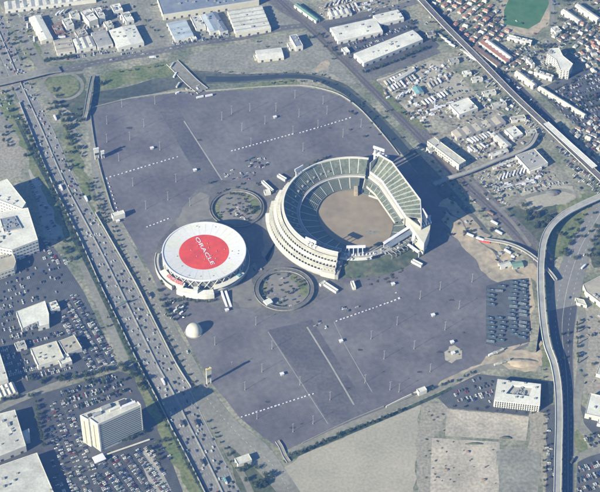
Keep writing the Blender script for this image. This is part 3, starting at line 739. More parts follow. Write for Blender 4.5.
    bm.to_mesh(me); bm.free(); me.materials.clear(); me.materials.append(M_['signred'])
    lo = bpy.data.objects.new('red_lettering', me); COL.objects.link(lo); lo.parent = T
    # ramp down to the south lot
    for dx in (-5, 5):
        a, b = Vector(P2(223.5 + dx * .42, 291, 4)), Vector(P2(229 + dx * .42, 307, 0)); mb = MB(O)
        dd = (b - a).normalized(); nn = Vector((-dd.y, dd.x)) * 1.6
        mb.add([(*(a + nn), 5), (*(a - nn), 5), (*(b - nn), .5), (*(b + nn), .5), (*(a + nn), .4), (*(a - nn), .4), (*(b - nn), .4), (*(b + nn), .4)], [(0, 1, 2, 3), (0, 3, 7, 4), (1, 5, 6, 2), (0, 4, 5, 1), (3, 2, 6, 7)])
        mb.build('ramp', M_['white'], T)
    return T
build_arena()

# ------------------------------------------------------------------ elevated decks and bridges
def deck(name, label, cat, pts, wd, m='concrete', th=1.4, par=1.1, piers=30.0, parm='concrete', group=None, kk=5, roadm=None, pier_r=1.1):
    """pts = (px, py, z of the deck top)"""
    pts = smooth_pts(pts, kk); q = [P(*p) for p in pts]; O = (q[0].x, q[0].y, 0)
    T = empty(name, O, 0, label, cat, group)
    L = []; Rr = []
    for i in range(len(q)):
        d = (q[min(i + 1, len(q) - 1)] - q[max(i - 1, 0)]); d.z = 0; d.normalize(); nn = Vector((-d.y, d.x, 0)) * wd / 2; L.append(q[i] + nn); Rr.append(q[i] - nn)
    def band(a, b, zt, zb):
        mb = MB(O); n = len(a); up = Vector((0, 0, zt)); dn = Vector((0, 0, zb)); vs = []
        for i in range(n): vs += [a[i] + up, b[i] + up, b[i] + dn, a[i] + dn]
        fs = [(4 * i + e, 4 * i + (e + 1) % 4, 4 * i + 4 + (e + 1) % 4, 4 * i + 4 + e) for i in range(n - 1) for e in range(4)]
        fs += [(0, 1, 2, 3), (4 * n - 4, 4 * n - 3, 4 * n - 2, 4 * n - 1)]; mb.add(vs, fs); return mb
    band(L, Rr, 0, -th).build('deck', M_[roadm or m], T)
    for a, b in ((L, Rr), (Rr, L)):
        inn = [x + (y - x).normalized() * .5 for x, y in zip(a, b)]; outr = [x - (y - x).normalized() * .05 for x, y in zip(a, b)]
        band(outr, inn, par, -th - .1).build('parapet', M_[parm], T)
    acc = piers * .5
    for a, b in zip(q, q[1:]):
        l = (b - a).length
        while acc < l:
            p = a.lerp(b, acc / l)
            if p.z > 3:
                mb = MB(O); mb.bar((p.x, p.y, 0), (p.x, p.y, p.z - th + .1), pier_r, 8); mb.build('pier', M_['concrete'], T)
            acc += piers
        acc -= l
    return T
deck('overpass', 'flat road overpass crossing the freeway at the upper left', 'overpass', [(-30, 88, 7), (0, 82, 7), (26, 76, 7), (46, 71, 7), (60, 69, 3)], 15, 'road', piers=24)
deck('ramp_bridge', 'narrow pale ramp bridge beside the green loop over the creek', 'bridge', [(93, 76, 3), (91, 84, 6), (88, 100, 7), (86, 112, 6), (84, 120, 2)], 7, 'road', parm='wallgrey')
deck('road_bridge', 'broad grey bridge over the creek into the north car park', 'bridge', [(172, 62, 1.2), (180, 70, 2.2), (192, 82, 2.2), (203, 91, 1.2)], 22, 'road', th=1.0, par=.8, parm='wallgrey')
deck('elevated_railway', 'long straight elevated railway track of pale concrete', 'elevated railway', [(400, -24, 9), (418, -4, 9), (446, 26, 9), (480, 60, 9), (514, 95, 9), (552, 131, 9), (604, 181, 9), (660, 234, 9)], 11, 'concrete', piers=28, roadm='ballast', parm='wallgrey', par=.8)
deck('footbridge', 'long raised walkway running from the stadium over the tracks', 'footbridge', [(434, 184, 7), (446, 179, 7), (470, 171, 7), (500, 158.5, 7), (520, 151, 7), (531, 144, 7), (537, 133, 7)], 7, 'concrete', piers=22)
deck('flyover', 'curving pale green-grey flyover descending beside the wide road', 'flyover', [(640, 178, 10), (610, 192, 10), (585, 203, 10), (566, 213, 10), (552, 225, 10), (544, 240, 10), (541, 262, 10), (541, 290, 10), (543, 318, 10), (547, 344, 10), (554, 364, 10),
     (558, 388, 10), (559, 420, 10), (558, 460, 10), (557, 520, 10)], 10, 'concrete', piers=26, roadm='roofgrey', parm='wallwhite', kk=6)
deck('rail_footbridge', 'thin pale bridge slanting over the tracks under the flyover', 'bridge', [(484, 239, 3), (510, 244, 5), (530, 254, 6), (548, 270, 6), (556, 280, 5)], 5, 'concrete', piers=25)
deck('creek_bridge', 'small white bridge across the creek by the south gate', 'bridge', [(277, 441, 1.4), (281, 447, 1.6), (285, 456, 1.2), (289, 462, 1)], 6, 'road', th=.9, par=.8, parm='concrete')
for nm, lab, cx, cy, rx, z, m, wd in (('ring_ramp', 'raised ring walkway around the planted court north of the arena', 237, 208, 27, 2.2, 'asphalt', 3.4), ('ring_ramp', 'raised ring walkway around the court between arena and south lot', 284, 289, 29.8, 3.6, 'asphalt', 6.5)):
    c_ = P(cx, cy + z * .45, 0); rr = rx / (FPX / math.hypot(c_.length, CAMH)); O = (c_.x, c_.y, 0)
    T = empty(nm, O, 0, lab, 'walkway')
    mb = MB(O); mb.ring(O, rr - wd, rr, z, z, 1.2, 0, TAU, 72); mb.build('deck', M_[m], T)
    mb = MB(O); mb.ring(O, rr - wd - .35, rr - wd, z + .9, z + .9, 2.2, 0, TAU, 72); mb.build('parapet', M_['slabgrey'], T)
    mb = MB(O); mb.ring(O, rr, rr + .35, z + .9, z + .9, 2.2, 0, TAU, 72); mb.build('parapet', M_['slabgrey'], T)
    for i in range(24):
        mb = MB(O); mb.bar(at(O, rr - wd / 2, TAU * i / 24, 0), at(O, rr - wd / 2, TAU * i / 24, z - 1), .6, 6); mb.build('pier', M_['concrete'], T)
    # inner court floor and lawns
    mb = MB(); mb.prism([at(O, rr - wd - 1, TAU * i / 48)[:2] for i in range(48)], 0, nz() + .1); tag(mb.build('courtyard', M_['plaza']), kind='structure')
    zz = nz() + .1
    for a0, a1, r0 in ((-.35, .75, .62), (.85, 1.25, .66), (2.6, 3.9, .72)):
        mb = MB(); pts = [at(O, (rr - wd - 2.5), a0 + (a1 - a0) * k / 10)[:2] for k in range(11)] + [at(O, (rr - wd) * r0, a1 - (a1 - a0) * k / 10)[:2] for k in range(11)]
        mb.prism(pts, 0, zz + .1); tag(mb.build('lawn', M_['grass']), kind='structure')
# ------------------------------------------------------------------ buildings
RND = random.Random(11)
def inset(poly, d):
    """inward offset of a convex-ish polygon given counter-clockwise"""
    n = len(poly); out = []
    for i in range(n):
        a, b, c = Vector(poly[i - 1]), Vector(poly[i]), Vector(poly[(i + 1) % n])
        u = (b - a).normalized(); v = (c - b).normalized(); n1 = Vector((-u.y, u.x)); n2 = Vector((-v.y, v.x))
        k = (n1 + n2); k = k / max(k.dot(n1), .3); out.append(tuple(b + k * d))
    return out
def ccw(p):
    n = len(p); a = sum(p[i][0] * p[(i + 1) % n][1] - p[(i + 1) % n][0] * p[i][1] for i in range(n))
    return p if a > 0 else p[::-1]
def rect3(a, b, c, h):
    a, b, c = (Vector(P2(*q, h)) for q in (a, b, c))
    u = (b - a); L = u.length; u.normalize(); n = Vector((-u.y, u.x)); w_ = (c - a).dot(n)
    return [tuple(a), tuple(b), tuple(b + n * w_), tuple(a + n * w_)]
def unit_mesh():
    mb = MB(); mb.box((0, 0, 0), (1, 1, .8)); mb.box((.18, .1, .8), (.45, .45, .18)); mb.box((-.3, -.1, .8), (.2, .5, .1))
    o = mb.build('roof_unit', M_['unit']); me = o.data; bpy.data.objects.remove(o); return me
UNIT = unit_mesh()
def door_mesh(m, w_, h_):
    mb = MB(); mb.box((0, -.06, 0), (w_, .3, h_)); o = mb.build('door', M_[m]); me = o.data; bpy.data.objects.remove(o); return me
DOOR = door_mesh('darkmetal', 3.6, 4.2); WIN = door_mesh('glass', 3.0, 1.6)
def part(name, me, parent, loc, rz=0, sc=(1, 1, 1)):
    o = bpy.data.objects.new(name, me); COL.objects.link(o); o.parent = parent; o.location = loc; o.rotation_euler = (0, 0, rz); o.scale = sc; return o
def bld(name, label, pts, h, wall='wallgrey', roof='roofgrey', style='flat', units=3, cat='building', n=5, doors=True, win=0, rise=1.6):
    poly = ccw(rect3(*pts, h) if len(pts) == 3 else [P2(*p, h) for p in pts])
    cx = sum(p[0] for p in poly) / len(poly); cy = sum(p[1] for p in poly) / len(poly); O = (cx, cy, 0)
    T = empty(name, O, 0, label, cat)
    mb = MB(O); mb.prism(poly, 0, h); mb.build('wall', M_[wall], T)
    ip = inset(poly, .5)
    if style == 'flat':
        mb = MB(O); mb.prism(ip, h, h + .12); rf = mb.build('roof', M_[roof], T)
        mb = MB(O); k = len(poly)
        vs = [(*p, h) for p in poly] + [(*p, h + .9) for p in poly] + [(*p, h + .9) for p in ip] + [(*p, h) for p in ip]
        mb.add(vs, [(r * k + i, r * k + (i + 1) % k, (r + 1) * k + (i + 1) % k, (r + 1) * k + i) for r in range(3) for i in range(k)]); mb.build('parapet', M_[wall], T)
    else:
        a, b, c, d = [Vector(p) for p in poly]
        if style == 'gable' and (b - a).length < (d - a).length: a, b, c, d = b, c, d, a
        if style == 'ribs' and (b - a).length < (d - a).length: a, b, c, d = b, c, d, a
        mb = MB(O)
        if style == 'gable': segs = [(a, b, c, d)]
        else: segs = [(a + (b - a) * (i / n), a + (b - a) * ((i + 1) / n), d + (c - d) * ((i + 1) / n), d + (c - d) * (i / n)) for i in range(n)]
        for p, q, r, t in segs:
            if style == 'gable': m0, m1 = (p + t) / 2, (q + r) / 2; vs = [(*p, h), (*q, h), (*m1, h + rise), (*m0, h + rise), (*r, h), (*t, h)]; fs = [(0, 1, 2, 3), (3, 2, 4, 5), (0, 3, 5), (1, 4, 2)]
            else: m0, m1 = (p + q) / 2, (r + t) / 2; vs = [(*p, h), (*m0, h + rise), (*m1, h + rise), (*t, h), (*q, h), (*r, h)]; fs = [(0, 1, 2, 3), (1, 4, 5, 2), (0, 4, 1), (3, 2, 5)]
            mb.add(vs, fs)
        rf = mb.build('roof', M_[roof], T)
    a, b, d = Vector(poly[0]), Vector(poly[1]), Vector(poly[-1])
    for i in range(int(units * 1.8 + .5)):
        for tr in range(12):
            s_, t = RND.uniform(.1, .9), RND.uniform(.15, .85); q = a + (b - a) * s_ + (d - a) * t
            if len(poly) == 4: break
            k = len(poly); cc = False
            for j in range(k):
                e, f_ = poly[j], poly[j - 1]
                if (e[1] > q.y) != (f_[1] > q.y) and q.x < (f_[0] - e[0]) * (q.y - e[1]) / (f_[1] - e[1]) + e[0]: cc = not cc
            if cc: break
        zz = h + .1
        if style == 'gable': zz = h + rise * (1 - abs(2 * ((q - a).dot((d - a).normalized()) / (d - a).length if (b - a).length >= (d - a).length else (q - a).dot((b - a).normalized()) / (b - a).length) - 1)) - .2
        k = RND.uniform(1.6, 3.6); part('roof_unit', UNIT, T, (q.x - cx, q.y - cy, zz), math.atan2((b - a).y, (b - a).x), (k * RND.uniform(.7, 1.5), k, 1.4 + .3 * k))
    # doors and windows on the faces turned to the south
    k = len(poly)
    for i in range(k):
        e, f_ = Vector(poly[i]), Vector(poly[(i + 1) % k]); dd = f_ - e; L = dd.length
        if L < 9: continue
        nrm = Vector((dd.y, -dd.x)).normalized()
        if nrm.y > -.25 and nrm.x > -.6: continue
        ang = math.atan2(dd.y, dd.x)
        if doors:
            m = max(1, int(L / 13))
            for j in range(min(m, 9)):
                q = e + dd * ((j + .5) / m); part('door', DOOR, T, (q.x - cx, q.y - cy, .2), ang, (1, 1, min(1, (h - .8) / 4.4)))
        for r in range(win):
            m = max(1, int(L / 5)); 
            for j in range(min(m, 12)):
                q = e + dd * ((j + .5) / m); part('window', WIN, T, (q.x - cx, q.y - cy, 1.6 + r * (h / win)), ang)
    return T
B = bld
# north-west
B('warehouse', 'longest pale warehouse at the very top left beyond the freeway', [(5, 10), (96, -1), (4, 2)], 8, 'wallwhite', 'roofwhite', 'ribs', 5, n=12)
B('warehouse', 'yellow-white upright warehouse above the green loop', [(41, 41), (53, 38), (35, 16)], 8, 'wallcream', 'rooffresh', 'gable', 1)
B('workshop', 'square tan-roofed workshop left of the row of white halls', [(57, 53), (75, 50), (55, 40)], 7, 'wallwhite', 'rooftan', 'ribs', 2, n=3)
B('workshop', 'light grey hall second from the left in the row of halls by the top-left road', [(77, 50), (96, 46), (75, 39)], 8, 'wallwhite', 'roofwhite', 'ribs', 2, n=3)
B('workshop', 'hall with two grey ridges in the middle of the row of halls', [(98, 47), (113, 43.5), (94, 32)], 8, 'wallwhite', 'roofgrey', 'ribs', 2, n=2)
B('warehouse', 'large white hall ending the row of halls by the top-left road', [(118, 48), (144, 42), (114, 29)], 9, 'wallwhite', 'rooffresh', 'gable', 5)
B('silo_block', 'small cream tower block among dark yards at the upper left', [(66, 27), (74, 25), (64, 19)], 11, 'wallwhite', 'roofcream')
B('factory', 'pale factory wing beside the purple yard at the upper left', [(72, 18), (80, 16), (70, 12)], 12, 'wallwhite', 'roofwhite')
B('factory', 'tallest cream block in the upper-left yards', [(89, 22), (98, 19), (86, 10)], 15, 'wallcream', 'rooffresh')
B('factory', 'narrow white tower right of the cream block', [(99, 17), (105, 15.5), (97, 8)], 16, 'wallwhite', 'roofwhite')
B('shop', 'white block left of the small street at the top', [(114, 12), (123, 10), (112, 5)], 9, 'wallwhite', 'rooffresh')
B('shop', 'small cream shed above the big white hall at the row end', [(107, 28), (114, 26), (105, 22)], 7, 'wallwhite', 'roofcream')
B('shop', 'grey shed among parked trucks above the two-ridged hall', [(78, 37), (88, 34), (76, 31)], 6, 'wallgrey', 'rooftan')
B('shop', 'brown-roofed shed in the middle of the upper-left yards', [(56, 33), (64, 31), (54, 25)], 6, 'wallbrick', 'roofbrown')
B('shop', 'white shed near the top edge right of the yards', [(126, 22), (134, 20), (123, 13)], 7, 'wallwhite', 'rooffresh')
B('warehouse', 'huge warehouse with slate-blue roof and broad white rim at the top', [(163, 15), (259, 0), (157, -3)], 12, 'wallcream', 'roofblue', units=10)
B('warehouse', 'sky-blue roofed hall below the huge slate-blue warehouse', [(175, 40), (194, 36), (171, 22)], 7, 'wallwhite', 'roofsky', 'ribs', 3, n=3)
B('workshop', 'low white workshop beside the sky-blue roofed hall', [(196, 29), (206, 27), (191, 17)], 7, 'wallwhite', 'roofwhite', units=3)
B('workshop', 'small white annex by the road below the low white workshop', [(192, 40), (197, 38.5), (190, 30)], 5, 'wallwhite', 'rooffresh', units=1)
B('warehouse', 'narrow hall with pale blue ridge left of the large white hall', [(210, 32), (219, 30), (206, 14)], 8, 'wallwhite', 'roofsky', 'gable', 1)
B('warehouse', 'narrow hall with slate-blue ridge beside the large white hall', [(220, 32), (228, 30), (214, 12)], 8, 'wallwhite', 'roofblue', 'gable', 1)
B('warehouse', 'large ribbed white hall right of the two narrow ridged halls', [(236, 33.5), (271, 28), (231, 10)], 9, 'wallcream', 'roofwhite', 'ribs', 4, n=6)
B('shed', 'white roofed shed alone on the dark yard north of the creek', [(258, 60), (284, 57), (258, 50)], 6, 'wallcream', 'rooffresh', 'gable', 0)
B('shed', 'tiny annex on the left end of the lone white shed', [(255, 59), (258, 58.5), (255, 55)], 4, 'wallcream', 'rooffresh', units=0)
B('tank_house', 'dark blue boxy building beside the railway crossing', [(296, 47), (303, 45.5), (293, 35)], 10, 'wallwhite', 'roofblue', units=1)
B('shed', 'narrow white shed left of the dark blue boxy building', [(290, 49), (295, 48), (288, 43)], 5, 'wallwhite', 'roofwhite', units=0)
# centre top
B('warehouse', 'long white warehouse left of the pair beyond the railway', [(338, 41), (383, 31), (333, 27)], 8, 'wallwhite', 'rooffresh', 'gable', 3)
B('warehouse', 'short white warehouse behind the long pair near the top edge', [(379, 24), (404, 18), (374, 15)], 8, 'wallwhite', 'rooffresh', 'gable', 2)
B('warehouse', 'largest cream-white warehouse beside the wide grey road', [(364, 63), (423, 39), (355, 53)], 9, 'wallwhite', 'rooffresh', 'gable', 5)
B('shed', 'long narrow green-white shed beside the railway at the top edge', [(316, 21), (320, 19), (300, 2)], 6, 'wallwhite', 'teal', 'gable', 0)
B('kiosk', 'small white box building beside the tracks left of the largest warehouse', [(345, 53), (350, 51.5), (343, 48)], 5, 'wallwhite', 'rooffresh', units=0)
B('warehouse', 'grey barrel-roofed shed at the top edge beside the trucks', [(330, 17), (352, 13), (328, 12)], 6, 'wallwhite', 'roofwhite', 'ribs', 0, n=4)
# north-east
B('warehouse', 'square white-roofed hall in the yards east of the tracks', [(459, 115), (478, 108), (453, 103)], 8, 'wallwhite', 'rooffresh', units=3)
B('warehouse', 'long tan-grey hall below the square white-roofed hall', [(457, 138), (506, 122), (452, 131)], 7, 'wallgrey', 'rooftan', 'ribs', 3, n=5)
B('warehouse', 'long cream block standing end-on beside the tracks behind the stadium', [(459, 165), (466, 161), (433, 138)], 12, 'wallcream', 'roofcream', units=1, win=2)
B('shed', 'small white square shed by the raised walkway', [(513, 138), (523, 134), (509, 128)], 6, 'wallwhite', 'rooffresh', units=1)
B('warehouse', 'light grey long shed left of the small white square shed', [(505, 148), (512, 145), (495, 132)], 6, 'wallgrey', 'roofwhite', 'gable', 1)
B('warehouse', 'low white shed beside the walkway among trailers', [(492, 157), (509, 151), (490, 153)], 5, 'wallwhite', 'roofwhite', 'gable', 1)
B('warehouse', 'big square grey-roofed hall in front of the station', [(529, 170), (548, 163), (520, 154)], 8, 'wallwhite', 'roofgrey', units=4)
B('shed', 'white front annex of the big grey-roofed hall', [(530, 172), (542, 168), (528.5, 169)], 5, 'wallwhite', 'rooffresh', units=0)
B('shed', 'turquoise roofed shed in the truck yard', [(416, 94), (424, 92), (414, 87)], 6, 'wallgrey', 'cyan', 'gable', 0)
B('shed', 'long white shed on the near edge of the sandy truck yard', [(396, 82), (416, 70), (394, 79)], 5, 'wallwhite', 'roofwhite', 'gable', 0)
deck('station_canopy', 'very long bright white station roof over the elevated track', 'station roof', [(546, 122.5, 14.5), (570, 144.5, 14.5), (595, 167, 14.5)], 9.5, 'rooffresh', th=.6, par=.3, piers=14, parm='white', kk=2, pier_r=.4)
B('workshop', 'white workshop right of the track by the crossing street', [(430, 152), (436, 150), (428, 147)], 6, 'wallwhite', 'roofwhite')
for k, (px, py, wd, dp, hh, wm, rm, lab) in enumerate([
    (432, 33, 12, 10, 6, 'wallgrey', 'roofslate', 'dark roofed shed beside the start of the elevated track'),
    (478, 78, 16, 8, 5, 'wallwhite', 'roofwhite', 'small white shed among cars left of the elevated track'),
    (490, 92, 20, 8, 5, 'wallwhite', 'roofcream', 'low cream shed along the elevated track'),
    (500, 104, 22, 9, 6, 'wallgrey', 'roofwhite', 'pale long shed in the strip beside the elevated track'),
    (519, 118, 22, 9, 5, 'wallwhite', 'rooftan', 'tan shed in the strip beside the elevated track'),
    (532, 131, 16, 8, 5, 'wallgrey', 'roofwhite', 'last white shed before the station roof'),
    (455, 60, 14, 10, 5, 'wallgrey', 'roofgrey', 'grey shed at the corner of the sandy yard'),
    (468, 72, 12, 9, 5, 'wallwhite', 'rooffresh', 'bright little shed near the corner of the sandy yard')]):
    B('shed', lab, [(px - wd * .32, py + 3), (px + wd * .32, py + 3 - wd * .12), (px - wd * .32 - 2, py + 3 - dp * .4)], hh, wm, rm, units=1)
B('school', 'curved-looking long white school wing below the sports field', [(507, 37), (531, 43), (506, 34)], 7, 'wallwhite', 'rooffresh', units=3)
B('tower_block', 'tall white apartment block casting a broad shadow at the upper right', [(549, 49), (559, 48), (563, 56), (573, 64), (569, 71), (560, 70), (556, 60), (547, 54)], 18, 'wallwhite', 'rooffresh', units=5, win=5)
B('apartment_row', 'low white courtyard wing left of the tall white apartment block', [(532, 65), (535, 64), (531, 57)], 8, 'wallwhite', 'roofwhite')
B('apartment_row', 'long white low wing in front of the tall white apartment block', [(534, 72), (552, 78), (534, 69)], 8, 'wallwhite', 'roofwhite')
B('apartment_row', 'long cream terrace running down beside the red-roofed housing', [(509, 59), (513, 57), (491, 38)], 8, 'wallcream', 'rooffresh', 'gable', 0)
B('apartment_row', 'pale narrow terrace running towards the parking rows', [(533, 86), (537, 84), (521, 69)], 8, 'wallwhite', 'roofcream', 'gable', 1)
B('apartment_row', 'brown terrace nearest the elevated track', [(497, 66), (501, 64), (474, 46)], 7, 'wallcream', 'roofbrown', 'ribs', 0, n=8)
B('apartment_row', 'pinkish terrace behind the brown terrace', [(506, 62), (510, 60), (482, 40)], 7, 'wallcream', 'roofpink', 'ribs', 0, n=8)
B('apartment_row', 'white slanting row house at the top right corner', [(578, 22), (582, 20), (566, 8)], 8, 'wallwhite', 'roofwhite', 'gable', 0)
B('apartment_row', 'white slanting row house nearest the top right corner', [(597, 20), (601, 18), (581, 2)], 9, 'wallwhite', 'roofwhite', 'gable', 0)
B('long_wall_building', 'very long cream wall-like building on the far side of the street near the station', [(584, 116), (587, 114), (534, 90)], 6, 'wallcream', 'roofcream', 'gable', 0)
B('school', 'white flat-roofed school block beside the street below the field', [(556, 33), (562, 31), (554, 27)], 7, 'wallwhite', 'rooffresh')
# west side
B('hospital_wing', 'upper white wing with dark recessed roof court at the left edge', [(-12, 196), (22, 209), (26, 203), (7, 179), (-4, 183), (-14, 186)], 26, 'wallwhite', 'rooffresh', units=4, win=4)
B('hospital_wing', 'lower white wing joined beneath the upper wing at the left edge', [(-10, 246), (12, 250), (38, 240), (28, 208), (-10, 214)], 26, 'wallwhite', 'rooffresh', units=10, win=4)
B('recessed_roof', 'low dark glazed court block between the two white wings at the left edge', [(4, 232), (22, 228), (15, 216), (0, 219)], 27.2, 'wallgrey', 'roofblue', units=6)
B('office_annex', 'cream annex below the white wings at the left edge', [(-10, 276), (14, 268), (16, 262), (13, 252), (-10, 258)], 14, 'wallcream', 'rooftan', units=2, win=2)
B('shop', 'bright white stepped-roof store in the crowded west car park', [(22, 329), (16, 312), (45, 301), (49, 314), (49, 324), (38, 327), (37, 322)], 9, 'wallwhite', 'rooffresh', units=6)
B('shop', 'white annex right of the stepped-roof store', [(51, 311), (60, 308), (49, 303)], 7, 'wallwhite', 'rooffresh', units=2)
B('shop', 'tan-grey flat-roofed store left half below the bright store', [(38, 366), (64, 358), (34, 348)], 9, 'wallwhite', 'roofcream', units=4)
B('shop', 'small grey-roofed wing right of the tan-grey store', [(66, 354), (82, 348), (62, 340)], 8, 'wallwhite', 'rooftan', units=2)
B('shop', 'small white entrance block below the grey-roofed wing', [(61, 365), (72, 361), (60, 356)], 7, 'wallwhite', 'rooffresh', units=1)
B('kiosk', 'little grey kiosk left of the tan-grey store', [(17, 350), (27, 347), (16, 343)], 5, 'wallwhite', 'roofgrey', units=1)
B('office', 'white corner of an office at the left edge above the street', [(-20, 388), (8, 379), (-2, 347), (-20, 350)], 14, 'wallwhite', 'roofwhite', units=2)
B('shed', 'low cream shed beside the street at the left edge', [(0, 398), (18, 392), (-2, 387)], 6, 'wallcream', 'roofcream', 'ribs', 1, n=4)
B('warehouse', 'broad white-roofed warehouse at the lower left edge', [(-24, 466), (26, 446), (15, 410), (-24, 420)], 12, 'wallwhite', 'roofwhite', units=9)
B('warehouse', 'white-roofed warehouse cut by the bottom left corner', [(-24, 530), (62, 512), (37, 453), (-24, 474)], 12, 'wallwhite', 'roofwhite', units=12)
B('loading_shed', 'small white slanted shed beside the lower-left warehouse', [(25, 441), (30, 440), (29, 429), (22, 432)], 7, 'wallwhite', 'rooffresh', units=0)
# east and south-east
B('warehouse', 'orange-cream hall beside the wide road at the right edge', [(586, 292), (612, 312), (628, 296), (604, 274), (583, 285)], 9, 'wallcream', 'rooftan', units=2)
B('shed', 'small cream shed left of the orange-cream hall', [(577, 303), (587, 306), (584, 300), (575, 298)], 5, 'wallcream', 'roofcream', units=0)
B('warehouse', 'white-walled hall beside the lower right road', [(585, 414), (630, 424), (588, 393)], 9, 'wallcream', 'rooffresh', units=3)
B('shed', 'tiny white shed below the white-walled hall', [(597, 424), (606, 426), (598, 419)], 5, 'wallwhite', 'rooffresh', units=0)
B('shed', 'narrow grey shed at the right edge under the trees', [(596, 374), (610, 378), (598, 362)], 6, 'wallwhite', 'roofwhite', units=0)
B('maintenance_shed', 'green roofed pump shed in the dirt corner beside the flyover', [(513, 268), (524, 266), (512, 262)], 4, 'wallgrey', 'teal', 'gable', 0)
B('maintenance_shed', 'pale low shed among equipment in the dirt corner', [(501, 268), (512, 265), (500, 263)], 4, 'wallwhite', 'roofwhite', 'gable', 0)
B('gate_canopy', 'white canopy across the perimeter road by the south gate', [(419, 393), (427, 390), (418, 389)], 7, 'wallwhite', 'rooffresh', units=0, doors=False)
B('gate_canopy', 'white toll canopy with long shadow on the west edge of the car park', [(113, 217), (125, 213.5), (112, 213.5)], 9, 'wallwhite', 'rooffresh', units=0, doors=False)
B('booth', 'pale shed on the verge beside the lower frontage road', [(238, 465), (252, 460), (237, 458)], 6, 'wallwhite', 'roofwhite', units=0)
B('kiosk', 'long white trailer-like kiosk left of the stadium', [(272, 191), (274, 190), (266, 179)], 4, 'wallwhite', 'rooffresh', units=0, doors=False)
B('kiosk', 'short white kiosk at the foot of the long white one', [(265, 194), (271, 193), (265, 190)], 4, 'wallwhite', 'rooffresh', units=0, doors=False)
B('kiosk', 'small slanted white kiosk near the stadium north-west gate', [(285, 180), (287, 178.5), (280, 173)], 4, 'wallwhite', 'rooffresh', units=0, doors=False)
B('kiosk', 'slanted white ticket hall below the stadium entrance block', [(336, 292), (338.5, 290), (327, 281)], 4, 'wallwhite', 'rooffresh', units=0, doors=False)
B('kiosk', 'short white hut touching the slanted ticket hall', [(321, 285), (326, 282), (320, 283)], 4, 'wallwhite', 'rooffresh', units=0, doors=False)
B('kiosk', 'upright white hut at the foot of the grass bank', [(353, 288), (356, 287.5), (353, 281)], 5, 'wallwhite', 'rooffresh', units=0, doors=False)
B('kiosk', 'white trailer-like hut under the south head of the grandstand', [(421, 266), (423, 264), (413, 259)], 4, 'wallwhite', 'rooffresh', units=0, doors=False)
B('kiosk', 'white tent-like hut inside the southern ring court', [(267, 305), (273, 302), (265, 300)], 6, 'wallwhite', 'rooffresh', 'gable', 0, doors=False)

# the hotel
def hotel():
    h = 57.0
    px = [(80, 416), (88, 420.3), (89.5, 419.2), (97.5, 425), (141, 405.5), (138, 402), (134.5, 403.4), (131.5, 399.8), (124, 399)]
    poly = ccw([P2(*p, h) for p in px]); cx = sum(p[0] for p in poly) / len(poly); cy = sum(p[1] for p in poly) / len(poly); O = (cx, cy, 0)
    T = empty('hotel', O, 0, 'tall white slab hotel with rows of window bands beside the freeway', 'hotel')
    mb = MB(O); mb.prism(poly, 0, h); mb.build('wall', M_['wallwhite'], T)
    ip = inset(poly, 1.0); mb = MB(O); mb.prism(ip, h, h + .2); rf = mb.build('roof', M_['roofwhite'], T)
    k = len(poly); mb = MB(O)
    vs = [(*p, h) for p in poly] + [(*p, h + 1.6) for p in poly] + [(*p, h + 1.6) for p in ip] + [(*p, h) for p in ip]
    mb.add(vs, [(r * k + i, r * k + (i + 1) % k, (r + 1) * k + (i + 1) % k, (r + 1) * k + i) for r in range(3) for i in range(k)]); mb.build('parapet', M_['wallwhite'], T)
    def wallband(a, b, s0, s1, z0, z1, m, nm, pr=.25):
        a, b = Vector(P2(*a, h)), Vector(P2(*b, h)); d = b - a; u = d.normalized(); n = Vector((u.y, -u.x))
        p, q = a + d * s0, a + d * s1
        mb = MB(O); mb.prism([tuple(p + n * pr), tuple(q + n * pr), tuple(q - n * .1), tuple(p - n * .1)], z0, z1, bottom=True); return mb.build(nm, M_[m], T)
    F0, F1 = (97.5, 425), (141, 405.5)
    nf = 13
    for i in range(nf):
        z = 4.5 + i * (h - 6) / nf; wallband(F0, F1, .04, .975, z, z + 2.0, 'hotelglass', 'window_band')
    for a, b in (((80, 416), (88, 420.3)), ((89.5, 419.2), (97.5, 425))):
        wallband(a, b, .12, .86, 2, h - 3.5, 'hotelbeige', 'end_panel', .3)
        wallband(a, b, .44, .54, 2.5, h - 6, 'hotelglass', 'end_window', .5)
    wallband(F0, F1, 0, .03, 0, h, 'wallcream', 'fin', .5); wallband(F0, F1, .985, 1, 0, h, 'wallcream', 'fin', .5)
    for (x0, y0, w_, d_, hh, m) in ((106, 408.5, 14, 6, 4, 'unit'), (123, 404, 10, 7, 5, 'darkmetal'), (97, 415, 12, 5, 3, 'unit'), (128, 405.5, 22, 4, 2.5, 'white'), (90, 416, 6, 4, 3, 'darkmetal'), (115, 409.5, 16, 3.4, 3.5, 'wallwhite')):
        p = P(x0, y0, h); mb = MB(O); mb.box((p.x, p.y, h + .2), (w_, d_, hh), R(29)); mb.build('penthouse', M_[m], rf)
    p = P(99, 458, 6); mb = MB(O); mb.box((p.x, p.y, 4.6), (16, 12, 1.2), R(30)); mb.bar((p.x - 6, p.y - 5, 0), (p.x - 6, p.y - 5, 4.6), .4); mb.bar((p.x + 5, p.y + 4, 0), (p.x + 5, p.y + 4, 4.6), .4); mb.build('porte_cochere', M_['white'], T)
    a, b = (104, 456), (150, 440); pa, pb = Vector(P2(*a, 3)), Vector(P2(*b, 3)); u = (pb - pa).normalized(); n = Vector((-u.y, u.x))
    mb = MB(O); mb.prism([tuple(pa), tuple(pb), tuple(pb + n * 2.4), tuple(pa + n * 2.4)], 2.4, 3.2, bottom=True); mb.build('covered_walk', M_['wallcream'], T)
hotel()
